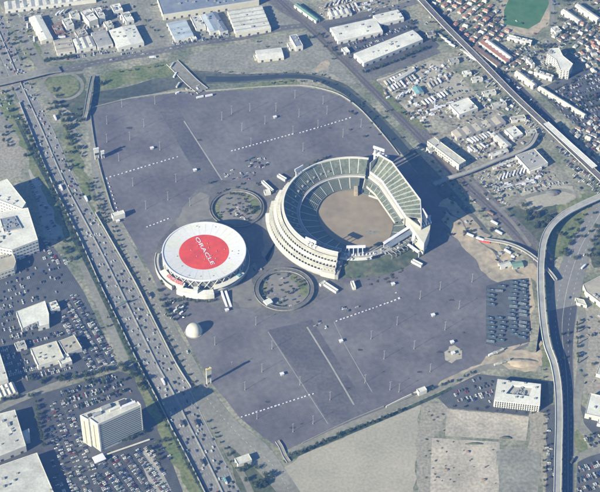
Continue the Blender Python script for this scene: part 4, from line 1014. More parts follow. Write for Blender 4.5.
# office with roof court
def office():
    h = 13.0
    poly = ccw([P2(*p, h) for p in ((494, 400.5), (540, 405.5), (541, 384), (497.5, 379))])
    cx = sum(p[0] for p in poly) / 4; cy = sum(p[1] for p in poly) / 4; O = (cx, cy, 0)
    T = empty('office_block', O, 0, 'white rectangular office with sunken grey roof court and ribbed front', 'office')
    mb = MB(O); mb.prism(poly, 0, h, top=False); mb.build('wall', M_['wallwhite'], T)
    hole = ccw([P2(*p, h) for p in ((506, 393.5), (529, 396), (532.5, 386.5), (513, 385))])
    def close(p): return min(range(4), key=lambda i: (Vector(hole[i]) - Vector(p)).length)
    hh = [hole[close(p)] for p in poly]
    mb = MB(O); mb.add([(*p, h) for p in poly] + [(*p, h) for p in hh] + [(*p, h - 3.5) for p in hh], [(i, (i + 1) % 4, 4 + (i + 1) % 4, 4 + i) for i in range(4)] + [(4 + i, 4 + (i + 1) % 4, 8 + (i + 1) % 4, 8 + i) for i in range(4)])
    rf = mb.build('roof', M_['rooffresh'], T)
    mb = MB(O); mb.add([(*p, h - 3.5) for p in hh], [(0, 1, 2, 3)]); mb.build('roof_court', M_['roofgrey'], T)
    for i in range(12):
        q = Vector(hh[0]).lerp(Vector(hh[1]), RND.uniform(.15, .85)).lerp(Vector(hh[3]).lerp(Vector(hh[2]), .5), RND.uniform(.1, .9))
        part('roof_unit', UNIT, T, (q.x - cx, q.y - cy, h - 3.5), RND.uniform(0, 1), (4, 3, 2.8))
    for px, py in ((503, 384), (502, 392), (516, 397.5), (521, 398), (535, 399), (536, 388), (509, 382), (525, 383.5)):
        q = P(px, py, h); part('roof_unit', UNIT, T, (q.x - cx, q.y - cy, h), .1, (3, 2.4, 2.2))
    a, b = Vector(P2(494, 400.5, h)), Vector(P2(540, 405.5, h)); d = b - a; u = d.normalized(); n = Vector((u.y, -u.x))
    for z in (1.5, 5.2, 8.8):
        mb = MB(O); p, q = a + d * .02, a + d * .98; mb.prism([tuple(p + n * .2), tuple(q + n * .2), tuple(q - n * .1), tuple(p - n * .1)], z, z + 2.2, bottom=True); mb.build('window_band', M_['glass'], T)
    for i in range(20):
        p = a + d * (i + .5) / 20; mb = MB(O); mb.box((p.x + n.x * .5, p.y + n.y * .5, 0), (1.1, 1.2, h - .6), math.atan2(d.y, d.x)); mb.build('column', M_['wallwhite'], T)
office()
# white storage dome
def dome():                                            # cream air hall
    c = P(194, 332); O = tuple(c); T = empty('dome', O, 0, 'smooth white air dome standing alone on the car park edge below the arena', 'dome')
    mb = MB(); nr, ns = 10, 36; ax, ay, hz = 12.2, 12.2, 15.0
    vs = []
    for i in range(nr + 1):
        t = (math.pi / 2) * i / nr
        for j in range(ns): vs.append((ax * math.cos(t) ** .8 * math.cos(TAU * j / ns), ay * math.cos(t) ** .8 * math.sin(TAU * j / ns), hz * math.sin(t)))
    fs = [(i * ns + j, i * ns + (j + 1) % ns, (i + 1) * ns + (j + 1) % ns, (i + 1) * ns + j) for i in range(nr) for j in range(ns)]
    mb.add(vs, fs); mb.build('shell', M_['wallcream'], T, smooth=True)
    mb = MB(); mb.ring((0, 0, 0), 11.8, 13.4, 1.0, 1.0, .9, 0, TAU, 40); mb.build('base_ring', M_['concrete'], T)
    mb = MB(); mb.box((-12.4, -3, 0), (3, 3, 2.8), .2); mb.build('airlock', M_['unit'], T)
dome()
# tall sign pylons
def pylon(px, py, h, wd, rz, label, face='rooffresh', trim='yellow'):
    c = P(px, py); T = empty('sign_pylon', tuple(c), rz, label, 'sign')
    for sx in (-1, 1):
        mb = MB(); mb.box((sx * wd * .36, 0, 0), (1.4, 1.8, h)); mb.build('post', M_['wallwhite'], T)
    mb = MB(); mb.box((0, -1.1, h * .38), (wd, 1.4, h * .56)); mb.build('sign_face', M_[face], T)
    mb = MB(); mb.box((0, -1.2, h * .945), (wd + 1, 2.2, 1.6)); mb.build('cap', M_[trim], T)
    mb = MB(); mb.box((0, -1.9, h * .42), (wd * .8, .3, h * .18)); mb.build('display', M_['glass'], T)
pylon(209, 383.5, 33, 8, R(28), 'tall cream and white sign pylon by the southern frontage road', 'wallcream')
pylon(97, 159, 24, 8, R(20), 'twin-post white sign pylon at the north-west gate with a long shadow', 'wallwhite', 'white')
pylon(103, 158, 16, 5, R(20), 'short pale sign panel beside the twin-post pylon', 'wallwhite', 'white')

# ------------------------------------------------------------------ prototypes that are copied
def dup(root, loc, rz, sc=None):
    r = root.copy(); COL.objects.link(r); r.location = loc; r.rotation_euler = (0, 0, rz)
    if sc: r.scale = sc
    for ch in list(root.children):
        c = ch.copy(); COL.objects.link(c); c.parent = r
        for g in ch.children: d = g.copy(); COL.objects.link(d); d.parent = c
    return r
def place(proto, loc, rz, label, cat, group, sc=None, used=set()):
    if proto.name not in used: used.add(proto.name); o = proto; o.location = loc; o.rotation_euler = (0, 0, rz); o.scale = sc or (1, 1, 1)
    else: o = dup(proto, loc, rz, sc)
    o['label'] = label; o['category'] = cat
    if group: o['group'] = group
    elif 'group' in o: del o['group']
    return o
def car_mesh(paint, kind):
    """profile swept across the width: body, glass and wheels"""
    mb = MB()
    L, Wd = {'sedan': (4.6, 1.8), 'suv': (4.8, 1.95), 'van': (5.4, 2.0), 'pickup': (5.5, 2.0)}[kind]
    prof = {'sedan': [(-.5, .35), (-.5, .82), (-.36, .95), (.18, 1.0), (.44, .86), (.5, .7), (.5, .35)],
            'suv': [(-.5, .4), (-.5, 1.05), (-.46, 1.1), (.2, 1.1), (.46, .98), (.5, .8), (.5, .4)],
            'van': [(-.5, .4), (-.5, 1.2), (.3, 1.2), (.46, 1.05), (.5, .85), (.5, .4)],
            'pickup': [(-.5, .45), (-.5, 1.15), (.2, 1.15), (.46, 1.1), (.5, .9), (.5, .45)]}[kind]
    cab = {'sedan': (-.34, -.2, .06, .2, 1.42), 'suv': (-.47, -.42, .08, .22, 1.72), 'van': (-.5, -.49, .22, .34, 2.05), 'pickup': (-.14, -.1, .12, .22, 1.75)}[kind]
    n = len(prof); vs = [(x * L, -Wd / 2, z) for x, z in prof] + [(x * L, Wd / 2, z) for x, z in prof]
    mb.add(vs, [(i, (i + 1) % n, n + (i + 1) % n, n + i) for i in range(n)] + [tuple(range(n)), tuple(range(2 * n - 1, n - 1, -1))], 0)
    b0, t0, t1, b1, h = cab; zb = max(p[1] for p in prof) - .06; w2 = Wd / 2 - .06; w3 = w2 - .14
    base = [(b0 * L, -w2, zb), (b1 * L, -w2, zb), (b1 * L, w2, zb), (b0 * L, w2, zb)]; top = [(t0 * L, -w3, h), (t1 * L, -w3, h), (t1 * L, w3, h), (t0 * L, w3, h)]
    mb.add(base + top, [(0, 1, 5, 4), (1, 2, 6, 5), (2, 3, 7, 6), (3, 0, 4, 7)], 1)
    mb.add([(x, y, z + .01) for x, y, z in top], [(0, 1, 2, 3)], 0)
    for sx in (-.32, .32):
        for sy in (-1, 1): mb.bar((sx * L, sy * (Wd / 2 - .2), .33), (sx * L, sy * (Wd / 2 + .01), .33), .33, 8, mi=2)
    return mb
PAINTS = {'white': (.62, .62, .60), 'silver': (.36, .37, .38), 'black': (.018, .018, .02), 'grey': (.13, .135, .14), 'blue': (.035, .07, .19), 'red': (.22, .035, .035), 'tan': (.38, .32, .22), 'green': (.03, .09, .06)}
PM = {}
for k, c in PAINTS.items():
    PM[k] = mat('paint_' + k, c, .35, .03, .5, spec=.5)
def crown_mesh(seed, kind):
    rnd = random.Random(seed); mb = MB()
    lobes = []
    if kind == 'round':
        for i in range(11):
            a = rnd.uniform(0, TAU); r = rnd.uniform(.0, .62); lobes.append((r * math.cos(a), r * math.sin(a), rnd.uniform(.42, .85), rnd.uniform(.24, .42)))
    elif kind == 'tall':
        for i in range(9): lobes.append((rnd.uniform(-.18, .18), rnd.uniform(-.18, .18), .25 + i * .13, .26 - .014 * i))
    else:
        for i in range(7):
            a = rnd.uniform(0, TAU); r = rnd.uniform(.2, .8); lobes.append((r * math.cos(a), r * math.sin(a), rnd.uniform(.2, .45), rnd.uniform(.25, .4)))
    for (x, y, z, r) in lobes:
        for i in range(46):
            t, p = rnd.uniform(0, TAU), math.acos(rnd.uniform(-.6, 1)); rr = r * rnd.uniform(.7, 1.15)
            c = Vector((x + rr * math.sin(p) * math.cos(t), y + rr * math.sin(p) * math.sin(t), z + rr * math.cos(p)))
            n = Vector((rnd.gauss(0, 1), rnd.gauss(0, 1), rnd.gauss(0, 1) + .8)).normalized(); u = n.orthogonal().normalized(); v = n.cross(u); s = rnd.uniform(.05, .11)
            mb.add([c + u * s, c + v * s * .8, c - u * s, c - v * s * .7], [(0, 1, 2, 3)])
    return mb
TREES = {}
for nm, kind, m in (('round_dark', 'round', 'leafa'), ('round_green', 'round', 'leafb'), ('round_olive', 'round', 'leafc'), ('round_dark2', 'round', 'leafa'), ('tall_dark', 'tall', 'leafa'), ('shrub_green', 'shrub', 'leafb'), ('shrub_olive', 'shrub', 'leafc')):
    T = empty('shrub' if kind == 'shrub' else 'tree', (0, 0, -500)); cm = crown_mesh(len(TREES) + 4, kind)
    cm.build('crown', M_[m], T)
    tb = MB(); tb.bar((0, 0, -.02), (0, 0, .6), .06, 6, .03)
    for a in (0, 2.1, 4.2): tb.bar((0, 0, .3), (.3 * math.cos(a), .3 * math.sin(a), .65), .025, 5, .012)
    tb.build('trunk', M_['trunk'], T); TREES[nm] = T
COLN = {'round_dark': 'dark green', 'round_green': 'green', 'round_olive': 'olive', 'round_dark2': 'dark green', 'tall_dark': 'slender dark', 'shrub_green': 'green', 'shrub_olive': 'olive'}
NT = [0]; TL = []
def tree(px, py, r, kinds, where, rnd):
    k = rnd.choice(kinds); p = P(px, py); rr = r * rnd.uniform(.75, 1.25); z = ground_z(p.x, p.y)
    shape = 'bush' if 'shrub' in k else 'tree'
    sz = 'broad' if rr > r * 1.08 else ('small' if rr < r * .9 else 'middling')
    hgt = {'tall': 9, 'shru': 2.5}.get(k[:4], rr * 1.5)
    if 'tall' in k: sc = (rr * 1.1, rr * 1.1, hgt * .8)
    elif 'shrub' in k: sc = (rr, rr, rr * .9)
    else: sc = (rr, rr, rr * 1.35)
    TL.append((p.x, p.y, z, rnd.uniform(0, TAU), k, sc, f'{sz} {COLN[k]} {shape} {where}', shape, f'{shape}s {where}')); NT[0] += 1
RD = ['round_dark', 'round_dark2', 'round_green']; RA = RD + ['round_olive']; SB = ['shrub_green', 'shrub_olive']
def line(pts, n, r, kinds, where, jit=1.0, seed=0):
    rnd = random.Random(seed + n * 7 + len(where)); seg = [math.dist(a, b) for a, b in zip(pts, pts[1:])]; tot = sum(seg)
    for i in range(n):
        s = tot * (i + rnd.uniform(.2, .8)) / n
        for (a, b), l in zip(zip(pts, pts[1:]), seg):
            if s <= l: break
            s -= l
        t = min(s / l, 1); tree(a[0] + (b[0] - a[0]) * t + rnd.uniform(-jit, jit), a[1] + (b[1] - a[1]) * t + rnd.uniform(-jit, jit) * .7, r, kinds, where, rnd)
def area(x0, y0, x1, y1, n, r, kinds, where, seed=0):
    rnd = random.Random(seed + n * 3 + len(where))
    for i in range(n): tree(rnd.uniform(x0, x1), rnd.uniform(y0, y1), r, kinds, where, rnd)
line([(24, 126), (34, 148), (40, 168)], 9, 4.5, RD, 'on the verge west of the freeway near the left white wings')
line([(58, 106), (64, 128), (72, 150)], 10, 4.5, RD, 'in the green strip east of the upper freeway', 2.5)
line([(86, 182), (96, 204), (106, 226)], 10, 4, RD, 'between freeway and frontage road beside the west car park', 1)
line([(104, 222), (132, 272), (158, 322)], 22, 2.6, RD + SB, 'in the narrow median between freeway and frontage road', .8)
line([(160, 326), (182, 368), (198, 392)], 10, 3, RA, 'beside the freeway opposite the dome', 1)
line([(206, 420), (222, 446), (236, 470)], 9, 3, RD, 'on the verge beside the lowest frontage ramp', 1.2)
area(238, 468, 272, 490, 13, 5, RD, 'in the green corner at the bottom beside the freeway')
area(44, 90, 60, 112, 8, 4.5, RA, 'below the green loop by the freeway')
area(66, 108, 84, 122, 8, 4.5, RD, 'between the loop and the ramp bridge')
line([(100, 86), (106, 82)], 3, 5, RD, 'beside the ramp bridge on the long green')
line([(44, 62), (72, 58)], 9, 4.5, RD, 'in the dark hedge above the green loop')
line([(118, 73), (165, 66)], 6, 2.5, RA, 'scattered on the long green by the creek')
line([(14, 36), (36, 60)], 4, 4, RA, 'beside the top-left embankment road')
line([(118, 366), (134, 376), (146, 390)], 13, 6, RD, 'in the grove at the corner of freeway and street', 4)
line([(58, 382), (86, 376), (112, 370)], 12, 5, RD, 'in the row between street and hotel car park', 1.5)
line([(0, 402), (36, 396)], 6, 4.5, RD, 'along the lower-left street')
line([(36, 400), (38, 420), (44, 448)], 11, 4.2, RD, 'between the lower-left warehouse and the hotel car park', 1)
line([(104, 446), (128, 440), (144, 433)], 10, 4, RD, 'at the foot of the hotel front', 1)
area(148, 440, 168, 462, 6, 4.5, RD, 'east of the hotel covered walk')
line([(60, 236), (72, 262)], 6, 4.5, RA, 'beside the ditch west of the freeway', 2)
area(26, 140, 36, 158, 4, 5, RD, 'by the gravel yard at the left edge')
line([(160, 282), (162, 296), (166, 312), (176, 322)], 13, 3.6, RD, 'in the garden at the foot of the arena', 3)
line([(172, 300), (196, 302), (214, 303)], 10, 3, RD + SB, 'in the planted border below the arena entrance', 1.2)
line([(286, 458), (320, 445), (360, 428), (404, 410)], 24, 4, RD, 'along the creek south of the perimeter road', 1.2)
line([(410, 396), (450, 384), (474, 374)], 9, 3.6, RD, 'between perimeter road and the office car park')
line([(450, 407), (490, 410), (548, 416)], 10, 2.6, RD + SB, 'in the hedge south of the ribbed office')
area(520, 206, 556, 232, 20, 6, RA, 'in the wood inside the flyover bend')
area(536, 240, 544, 262, 4, 4, RD, 'beside the tracks under the flyover')
line([(577, 322), (578, 366)], 9, 3.6, ['tall_dark', 'round_dark'], 'in the straight row beside the wide road', .5)
line([(588, 206), (574, 232), (560, 262)], 7, 3.5, RA, 'on the slope beside the wide road', 2)
line([(404, 108), (440, 142), (500, 204), (520, 226)], 18, 3.6, RA + SB, 'in the scrub between the creek and the tracks', 4)
line([(430, 162), (470, 202), (496, 232)], 9, 3.6, RD, 'on the creek bank behind the grandstand', 2)
line([(362, 74), (400, 60), (428, 48)], 13, 4.6, RD, 'in the row below the largest cream-white warehouse', 1)
line([(306, 40), (320, 34), (340, 60)], 6, 4, RD, 'at the railway crossing near the top', 2)
area(410, 22, 440, 40, 9, 5, RD, 'behind the warehouses at the start of the elevated track')
line([(576, 104), (602, 97)], 7, 4, RD, 'in the upper row of the far right car park')
line([(566, 112), (602, 106)], 8, 4, RD, 'in the lower row of the far right car park')
area(548, 92, 572, 108, 7, 4, RD, 'in the middle of the far right car park')
line([(507, 38), (530, 46), (548, 50)], 7, 4.5, RD, 'in the hedge below the sports field')
area(556, 0, 600, 40, 16, 5, RA, 'among the white row houses in the top right corner')
area(424, 0, 500, 40, 16, 4, RA, 'among the red-roofed housing')
area(355, 266, 405, 286, 12, 3, SB, 'on the grass bank under the south of the stadium')
line([(299, 178), (316, 162), (330, 158)], 8, 3.4, RD, 'under the rim at the north-west of the stadium', 1)
area(246, 196, 258, 215, 7, 3, RD + SB, 'on the lawn of the northern ring court')
area(296, 270, 308, 288, 7, 2.8, RD + SB, 'on the lawn of the southern ring court')
area(588, 430, 600, 446, 3, 4, RD, 'near the lower right road fork')
area(424, -2, 500, 50, 60, 3, RD, 'among the red-roofed housing', 3)
area(548, 4, 602, 60, 60, 3, RA, 'in the streets right of the sports field', 4)
area(500, 38, 560, 84, 36, 3.2, RD, 'between the terraces near the tall white block', 5)
area(566, 60, 602, 84, 16, 3, RD, 'behind the tall white block', 6)
area(486, 4, 504, 40, 14, 3.4, RD, 'along the left side of the sports field', 6)
line([(500, 70), (520, 62), (546, 52), (582, 38), (602, 30)], 16, 3, RD, 'along the street below the school', 1.4)
line([(440, 20), (480, 58), (520, 96), (556, 128), (600, 170)], 34, 3, RD, 'along the street beside the elevated track', 3)
area(570, 130, 602, 160, 16, 3, RA, 'in the streets behind the station')
line([(540, 96), (590, 76)], 9, 3, RD, 'in the upper edge of the far right car park')
line([(2, 26), (20, 60), (34, 96)], 9, 3.4, RA, 'between top-left road and freeway', 3)
line([(20, 120), (36, 152), (52, 184), (68, 218), (84, 252)], 34, 4.2, RD, 'on the green bank west of the freeway', 3)
line([(96, 276), (112, 314), (130, 350), (146, 384), (166, 424), (186, 462), (200, 488)], 40, 3.4, RD, 'on the lower green bank west of the freeway', 1.6)
line([(60, 104), (70, 130), (80, 160)], 14, 4, RD, 'thick in the green strip east of the upper freeway', 4)
area(0, 90, 14, 150, 16, 4, RA, 'on the left edge beside the upper freeway yard')
line([(18, 116), (28, 142), (42, 172), (56, 200), (70, 230), (84, 258)], 34, 3.6, RD, 'along the ditch west of the freeway', 1.6)
line([(86, 262), (110, 312), (132, 356)], 20, 2.8, RD + SB, 'along the lower ditch west of the freeway', 1)
area(62, 118, 82, 176, 16, 4, RA, 'on the long verge east of the freeway')
line([(92, 176), (104, 212), (124, 250)], 14, 3, RD, 'beside the frontage road near the toll canopy', 1)
area(20, 376, 130, 386, 18, 4, RD, 'along both sides of the lower-left street')
area(62, 388, 128, 404, 14, 3.4, RD, 'in the islands of the car park behind the hotel')
area(50, 400, 96, 480, 16, 3, RD, 'in the islands of the shaded car park west of the hotel')
area(0, 300, 110, 360, 20, 2.8, RD, 'in the islands of the crowded west car park')
area(548, 214, 604, 262, 26, 4.4, RA, 'around the big interchange', 2)
area(590, 226, 604, 266, 12, 5, RD, 'in the green hollow at the right edge')
area(560, 318, 600, 380, 10, 3, RA, 'on the land right of the wide road')
line([(543, 366), (545, 400), (544, 450), (544, 492)], 18, 2.8, RA, 'in the strip left of the flyover', .8)
area(448, 330, 470, 362, 5, 1.6, SB, 'on the pale patch of the lot')
area(424, 404, 446, 490, 16, 1.8, SB, 'on the gravel strip beside the vacant lot')
area(434, 440, 498, 490, 22, 1.4, SB, 'in the cracks of the big concrete slab')
area(444, 168, 500, 236, 34, 3.2, RA + SB, 'in the strip between creek and tracks', 9)
area(346, 82, 404, 140, 26, 3, RA + SB, 'on the bank between creek and railway', 9)
area(350, 268, 402, 284, 16, 2.2, SB, 'low on the grass bank under the stadium', 4)
area(166, 296, 186, 318, 14, 3, RD, 'in the garden at the foot of the arena', 7)
area(226, 196, 252, 214, 16, 2.6, RD + SB, 'in the northern ring court', 7)
area(262, 272, 304, 304, 18, 2.6, RD + SB, 'in the southern ring court', 7)
area(208, 182, 264, 196, 10, 2.6, RD, 'at the north edge of the northern ring court', 7)
area(100, 2, 170, 44, 16, 3, RD, 'between the sheds at the upper left')
area(226, 40, 300, 50, 5, 2.6, RD, 'along the north road')
area(318, 44, 420, 60, 12, 3, RD, 'between the long white warehouses')
area(214, 190, 262, 222, 22, 2.4, RD, 'in the northern ring court', 17)
area(256, 266, 312, 308, 22, 2.4, RD + SB, 'in the southern ring court', 17)
area(404, 64, 520, 160, 40, 2.4, RD, 'in the yards east of the tracks', 12)
line([(418, -4), (446, 24), (480, 58), (514, 92), (552, 130)], 30, 3.4, RD, 'under the elevated track edge', 2)
area(0, 0, 60, 60, 16, 3, RA, 'at the far top left', 12)
area(560, 60, 602, 130, 20, 2.8, RA, 'about the far right car park', 12)
line([(270, 84), (300, 82), (330, 84), (360, 104), (392, 142)], 22, 2.6, RA + SB, 'along the inner creek bank', 1.2)
line([(208, 72), (260, 75), (300, 73), (336, 79)], 14, 2.4, RA + SB, 'along the outer creek bank', .8)
print('trees', NT[0])
def in_view(x, y):
    co, si = math.cos(PITCH), math.sin(PITCH); f = y * co + CAMH * si; up = y * si - CAMH * co
    return abs(x / f * FPX) < 304 and abs(up / f * FPX) < 250
far = {}; cnt = {'tree': 0, 'bush': 0}
# the trees that show largest are things of their own, the remaining small ones one far growth
for t in sorted(TL, key=lambda t: -t[5][0] / math.hypot(t[0], t[1], CAMH)):
    x, y, z, rz, k, sc, lab, shape, grp = t
    if not in_view(x, y): continue
    if cnt[shape] < 292: cnt[shape] += 1; place(TREES[k], (x, y, z), rz, lab, shape, grp, sc)
    else:
        mb = far.setdefault(0, MB()); me = TREES[k].children[0].data; vv = me.vertices; co, si = math.cos(rz), math.sin(rz); b = len(mb.v)
        mi = {'round_dark': 0, 'round_dark2': 0, 'tall_dark': 0, 'round_green': 1, 'shrub_green': 1}.get(k, 2); nf = len(me.polygons)
        for fi in range(0, nf, 2):
            c = me.polygons[fi].center
            for vi in me.polygons[fi].vertices:
                q = c + (vv[vi].co - c) * 1.4; mb.v.append((x + (q.x * co - q.y * si) * sc[0], y + (q.x * si + q.y * co) * sc[1], z + q.z * sc[2]))
            n = len(mb.v); mb.f.append((n - 4, n - 3, n - 2, n - 1)); mb.m.append(mi)
for mb in far.values():
    o = mb.build('distant_trees', [M_['leafa'], M_['leafb'], M_['leafc']]); tag(o, 'hundreds of small far-off street and garden trees between the houses and yards', 'trees', None, 'stuff')

# houses of the tract beyond the elevated track, and small far sheds
def house_proto(roofm, wallm):
    T = empty('house', (0, 0, -500)); mb = MB(); mb.box((0, 0, 0), (11, 8, 3.4)); mb.build('wall', M_[wallm], T)
    mb = MB(); mb.add([(-5.9, -4.5, 3.3), (5.9, -4.5, 3.3), (5.9, 4.5, 3.3), (-5.9, 4.5, 3.3), (-4.2, 0, 5.6), (4.2, 0, 5.6)], [(0, 1, 5, 4), (1, 2, 5), (2, 3, 4, 5), (3, 0, 4), (3, 2, 1, 0)])
    rf = mb.build('roof', M_[roofm], T); mb = MB(); mb.box((2, 1.6, 4), (.9, .9, 2.2)); mb.build('chimney', M_['wallbrick'], rf)
    mb = MB(); mb.box((-2, -4.05, 0), (1.2, .2, 2.2)); mb.build('door', M_['darkmetal'], T)
    return T
HP = {'pinkish red': house_proto('roofpink', 'wallcream'), 'dark brown': house_proto('roofbrown', 'wallwhite'), 'slate grey': house_proto('roofslate', 'wallwhite'), 'pale': house_proto('roofwhite', 'wallcream')}
rnd = random.Random(21)
def inz(px, py): return any(math.hypot(px - a, py - b) < r for a, b, r in ((560, 58, 14), (518, 38, 9), (495, 50, 10), (574, 14, 9), (589, 10, 9)))
def houses(x0, y0, ux, uy, nu, vx, vy, nv, where, cols, head, skip=.1):
    for i in range(nu):
        for j in range(nv):
            if rnd.random() < skip: continue
            px, py = x0 + ux * i + vx * j + rnd.uniform(-.6, .6), y0 + uy * i + vy * j + rnd.uniform(-.5, .5)
            c = rnd.choice(cols); p = P(px, py); k = rnd.uniform(.74, 1.0)
            if math.hypot((px - 529) / 30, (py - 8) / 30) < 1 or inz(px, py): continue
            place(HP[c], (p.x, p.y, 0), head + rnd.choice((0, R(90))) + rnd.uniform(-.08, .08), f'small house with {c} roof {where}', 'house', f'houses {where}', (k, k, k))
houses(424, 3, 5.4, 5.2, 11, 4.9, -3.9, 8, 'in the tract between elevated track and sports field', ['pinkish red', 'pinkish red', 'dark brown', 'pale'], R(-38), .08)
houses(554, 36, 5.4, 5, 6, 5.4, -4.2, 9, 'in the streets right of the sports field', ['pale', 'dark brown', 'slate grey', 'pinkish red'], R(-38), .15)
houses(576, 56, 6, 5, 4, 6, -3, 5, 'beside the tall white apartment block', ['pale', 'pinkish red', 'slate grey'], R(20), .2)
houses(508, 60, 6, 5.6, 4, 5.4, -3.4, 3, 'between the terraces near the tall white block', ['pinkish red', 'dark brown', 'pale'], R(-38), .1)
houses(572, 132, 5.5, 5, 5, 6, -3, 5, 'in the streets behind the station', ['pale', 'dark brown', 'slate grey'], R(-38), .15)

# trailers, buses, trucks
def trailer_proto(m, Lg=12.5, wd=2.6, h=2.8, cab=None):
    T = empty('truck' if cab else 'trailer', (0, 0, -500)); mb = MB(); mb.box((0, 0, 1.1), (Lg, wd, h)); mb.build('cargo_box', M_[m], T)
    mb = MB()
    for sx in (-.38, -.27, .3):
        for sy in (-1, 1): mb.bar((sx * Lg, sy * 1.0, .5), (sx * Lg, sy * 1.25, .5), .5, 8)
    mb.box((-.32 * Lg, 0, .6), (2.6, 1.6, .5)); mb.build('wheels', M_['tire'], T)
    if cab:
        mb = MB(); x = Lg / 2 + 1.6
        mb.prism([(x - 1.2, -1.2), (x + 1.5, -1.2), (x + 1.5, 1.2), (x - 1.2, 1.2)], .6, 1.6, bottom=True); mb.prism([(x - 1.2, -1.2), (x + .6, -1.1), (x + .6, 1.1), (x - 1.2, 1.2)], 1.6, 3.3); mb.build('cab', M_[cab], T)
    return T
def bus_proto(rm):
    T = empty('bus', (0, 0, -500)); mb = MB(); mb.box((0, 0, .45), (12, 2.6, 1.2)); mb.box((0, 0, 2.55), (11.9, 2.5, .55)); mb.build('body', M_[rm], T)
    mb = MB(); mb.box((0, 0, 1.65), (11.8, 2.52, .9)); mb.build('window_band', M_['glass'], T)
    mb = MB(); mb.box((2, 0, 3.1), (2.4, 1.6, .3)); mb.build('roof_hatch', M_['unit'], T)
    return T
defm('busroof', (.07, .105, .14), .5, .1, .2); defm('busroofpale', (.17, .21, .245), .5, .1, .2)
BP = {'dark blue-grey': bus_proto('busroof'), 'pale blue-grey': bus_proto('busroofpale')}
TP = {'white': trailer_proto('white'), 'cream': trailer_proto('roofcream'), 'grey': trailer_proto('roofgrey'), 'rust-brown': trailer_proto('roofbrown'), 'teal': trailer_proto('teal')}
TK = {'white': trailer_proto('white', 9, cab='white'), 'dark': trailer_proto('darkmetal', 9, cab='wallgrey'), 'blue': trailer_proto('cyan', 8, cab='white')}
for ci, (cx, y0, y1, nn) in enumerate(((490.5, 291, 342, 12), (500, 287, 341, 13), (513, 283, 339, 15), (523.5, 282, 338, 16))):
    for i in range(nn):
        if rnd.random() < .12 or (ci < 2 and i in (4, 5)): continue
        px = cx + rnd.uniform(-1.8, 1.8); py = y0 + (y1 - y0) * i / (nn - 1); p = P(px, py); c = rnd.choice(('dark blue-grey', 'dark blue-grey', 'pale blue-grey'))
        place(BP[c], (p.x, p.y, ground_z(p.x, p.y)), R(-9) + rnd.uniform(-.16, .16), f'{c} bus parked in row {"one two three four".split()[ci]} from the left on the fenced bus lot', 'bus', 'buses parked close on the east lot')
def trailers(x0, y0, x1, y1, n, where, head, cols=('white', 'white', 'cream', 'grey', 'rust-brown'), sp=.5):
    for i in range(n):
        px, py = rnd.uniform(x0, x1), rnd.uniform(y0, y1); p = P(px, py); c = rnd.choice(cols)
        place(TP[c], (p.x, p.y, ground_z(p.x, p.y)), head + rnd.choice((0, 0, R(90))) + rnd.uniform(-.05, .05), f'{c} trailer parked {where}', 'trailer', f'trailers {where}')
def trow(x0, y0, x1, y1, n, where, head, cols=('white', 'white', 'cream', 'grey')):
    for i in range(n):
        if rnd.random() < .1: continue
        t = i / max(n - 1, 1); p = P(x0 + (x1 - x0) * t, y0 + (y1 - y0) * t); c = rnd.choice(cols)
        place(TP[c], (p.x, p.y, ground_z(p.x, p.y)), head + rnd.uniform(-.04, .04), f'{c} trailer parked {where}', 'trailer', f'trailers {where}')
g2 = R(28)
trow(390, 90, 414, 78, 9, 'in the upper rank of the sandy truck yard', R(115)); trow(386, 84, 404, 76, 7, 'in the far rank of the sandy truck yard', R(115))
trow(398, 97, 414, 90, 6, 'in the middle rank of the sandy truck yard', R(60)); trow(426, 88, 446, 78, 7, 'in the right rank of the sandy truck yard', R(110))
trow(424, 104, 446, 94, 8, 'in the lower rank beside the square white hall', R(120)); trow(430, 112, 450, 104, 6, 'behind the square white hall', R(20))
trow(468, 143, 490, 135, 9, 'in the rank below the long tan hall', R(125)); trow(470, 150, 486, 146, 6, 'in the rank by the raised walkway', R(125))
trow(496, 168, 516, 160, 7, 'in the upper rank of the crowded yard near the big grey hall', R(20)); trow(500, 178, 528, 170, 9, 'in the middle of the crowded yard near the big grey hall', R(70))
trow(504, 188, 530, 182, 8, 'on the near side of the crowded yard near the big grey hall', R(20)); trow(326, 6, 356, -2, 8, 'at the top edge beyond the tracks', R(70))
trow(330, 12, 356, 6, 8, 'behind the barrel-roofed shed at the top', R(110)); trow(360, 8, 374, 4, 5, 'right of the barrel-roofed shed at the top', R(20))
trow(58, 14, 66, 12, 3, 'left of the pale factory wing', R(60)); trow(24, 20, 34, 40, 4, 'left of the yellow-white warehouse', R(100))
trow(60, 24, 62, 38, 4, 'in the dark yard at the upper left', R(10), ('white', 'rust-brown', 'rust-brown')); trow(118, 16, 126, 24, 4, 'by the small street at the top', R(100))
trow(84, 28, 94, 26, 4, 'in the purple-brown yard at the upper left', R(80), ('rust-brown', 'grey', 'white'))
trow(464, 52, 476, 62, 5, 'left of the elevated track', R(-40)); trow(440, 36, 452, 46, 4, 'on the street side near the elevated track start', R(-40))
trow(490, 214, 512, 262, 6, 'in the dirt strip beside the tracks', R(-40), ('grey', 'rust-brown', 'white')); trow(492, 355, 500, 352, 3, 'on the dirt below the bus lot', R(30))
trow(498, 365, 506, 362, 3, 'beside the brown dirt mound', R(20)); trow(470, 236, 490, 244, 3, 'on the dirt border near the red barrier', R(-30), ('rust-brown', 'white'))
trow(172, 66, 178, 86, 3, 'at the near end of the creek bridge', R(70), ('cream', 'white')); trow(200, 98, 218, 95, 5, 'in the short white rank by the creek bridge', R(20), ('white',))
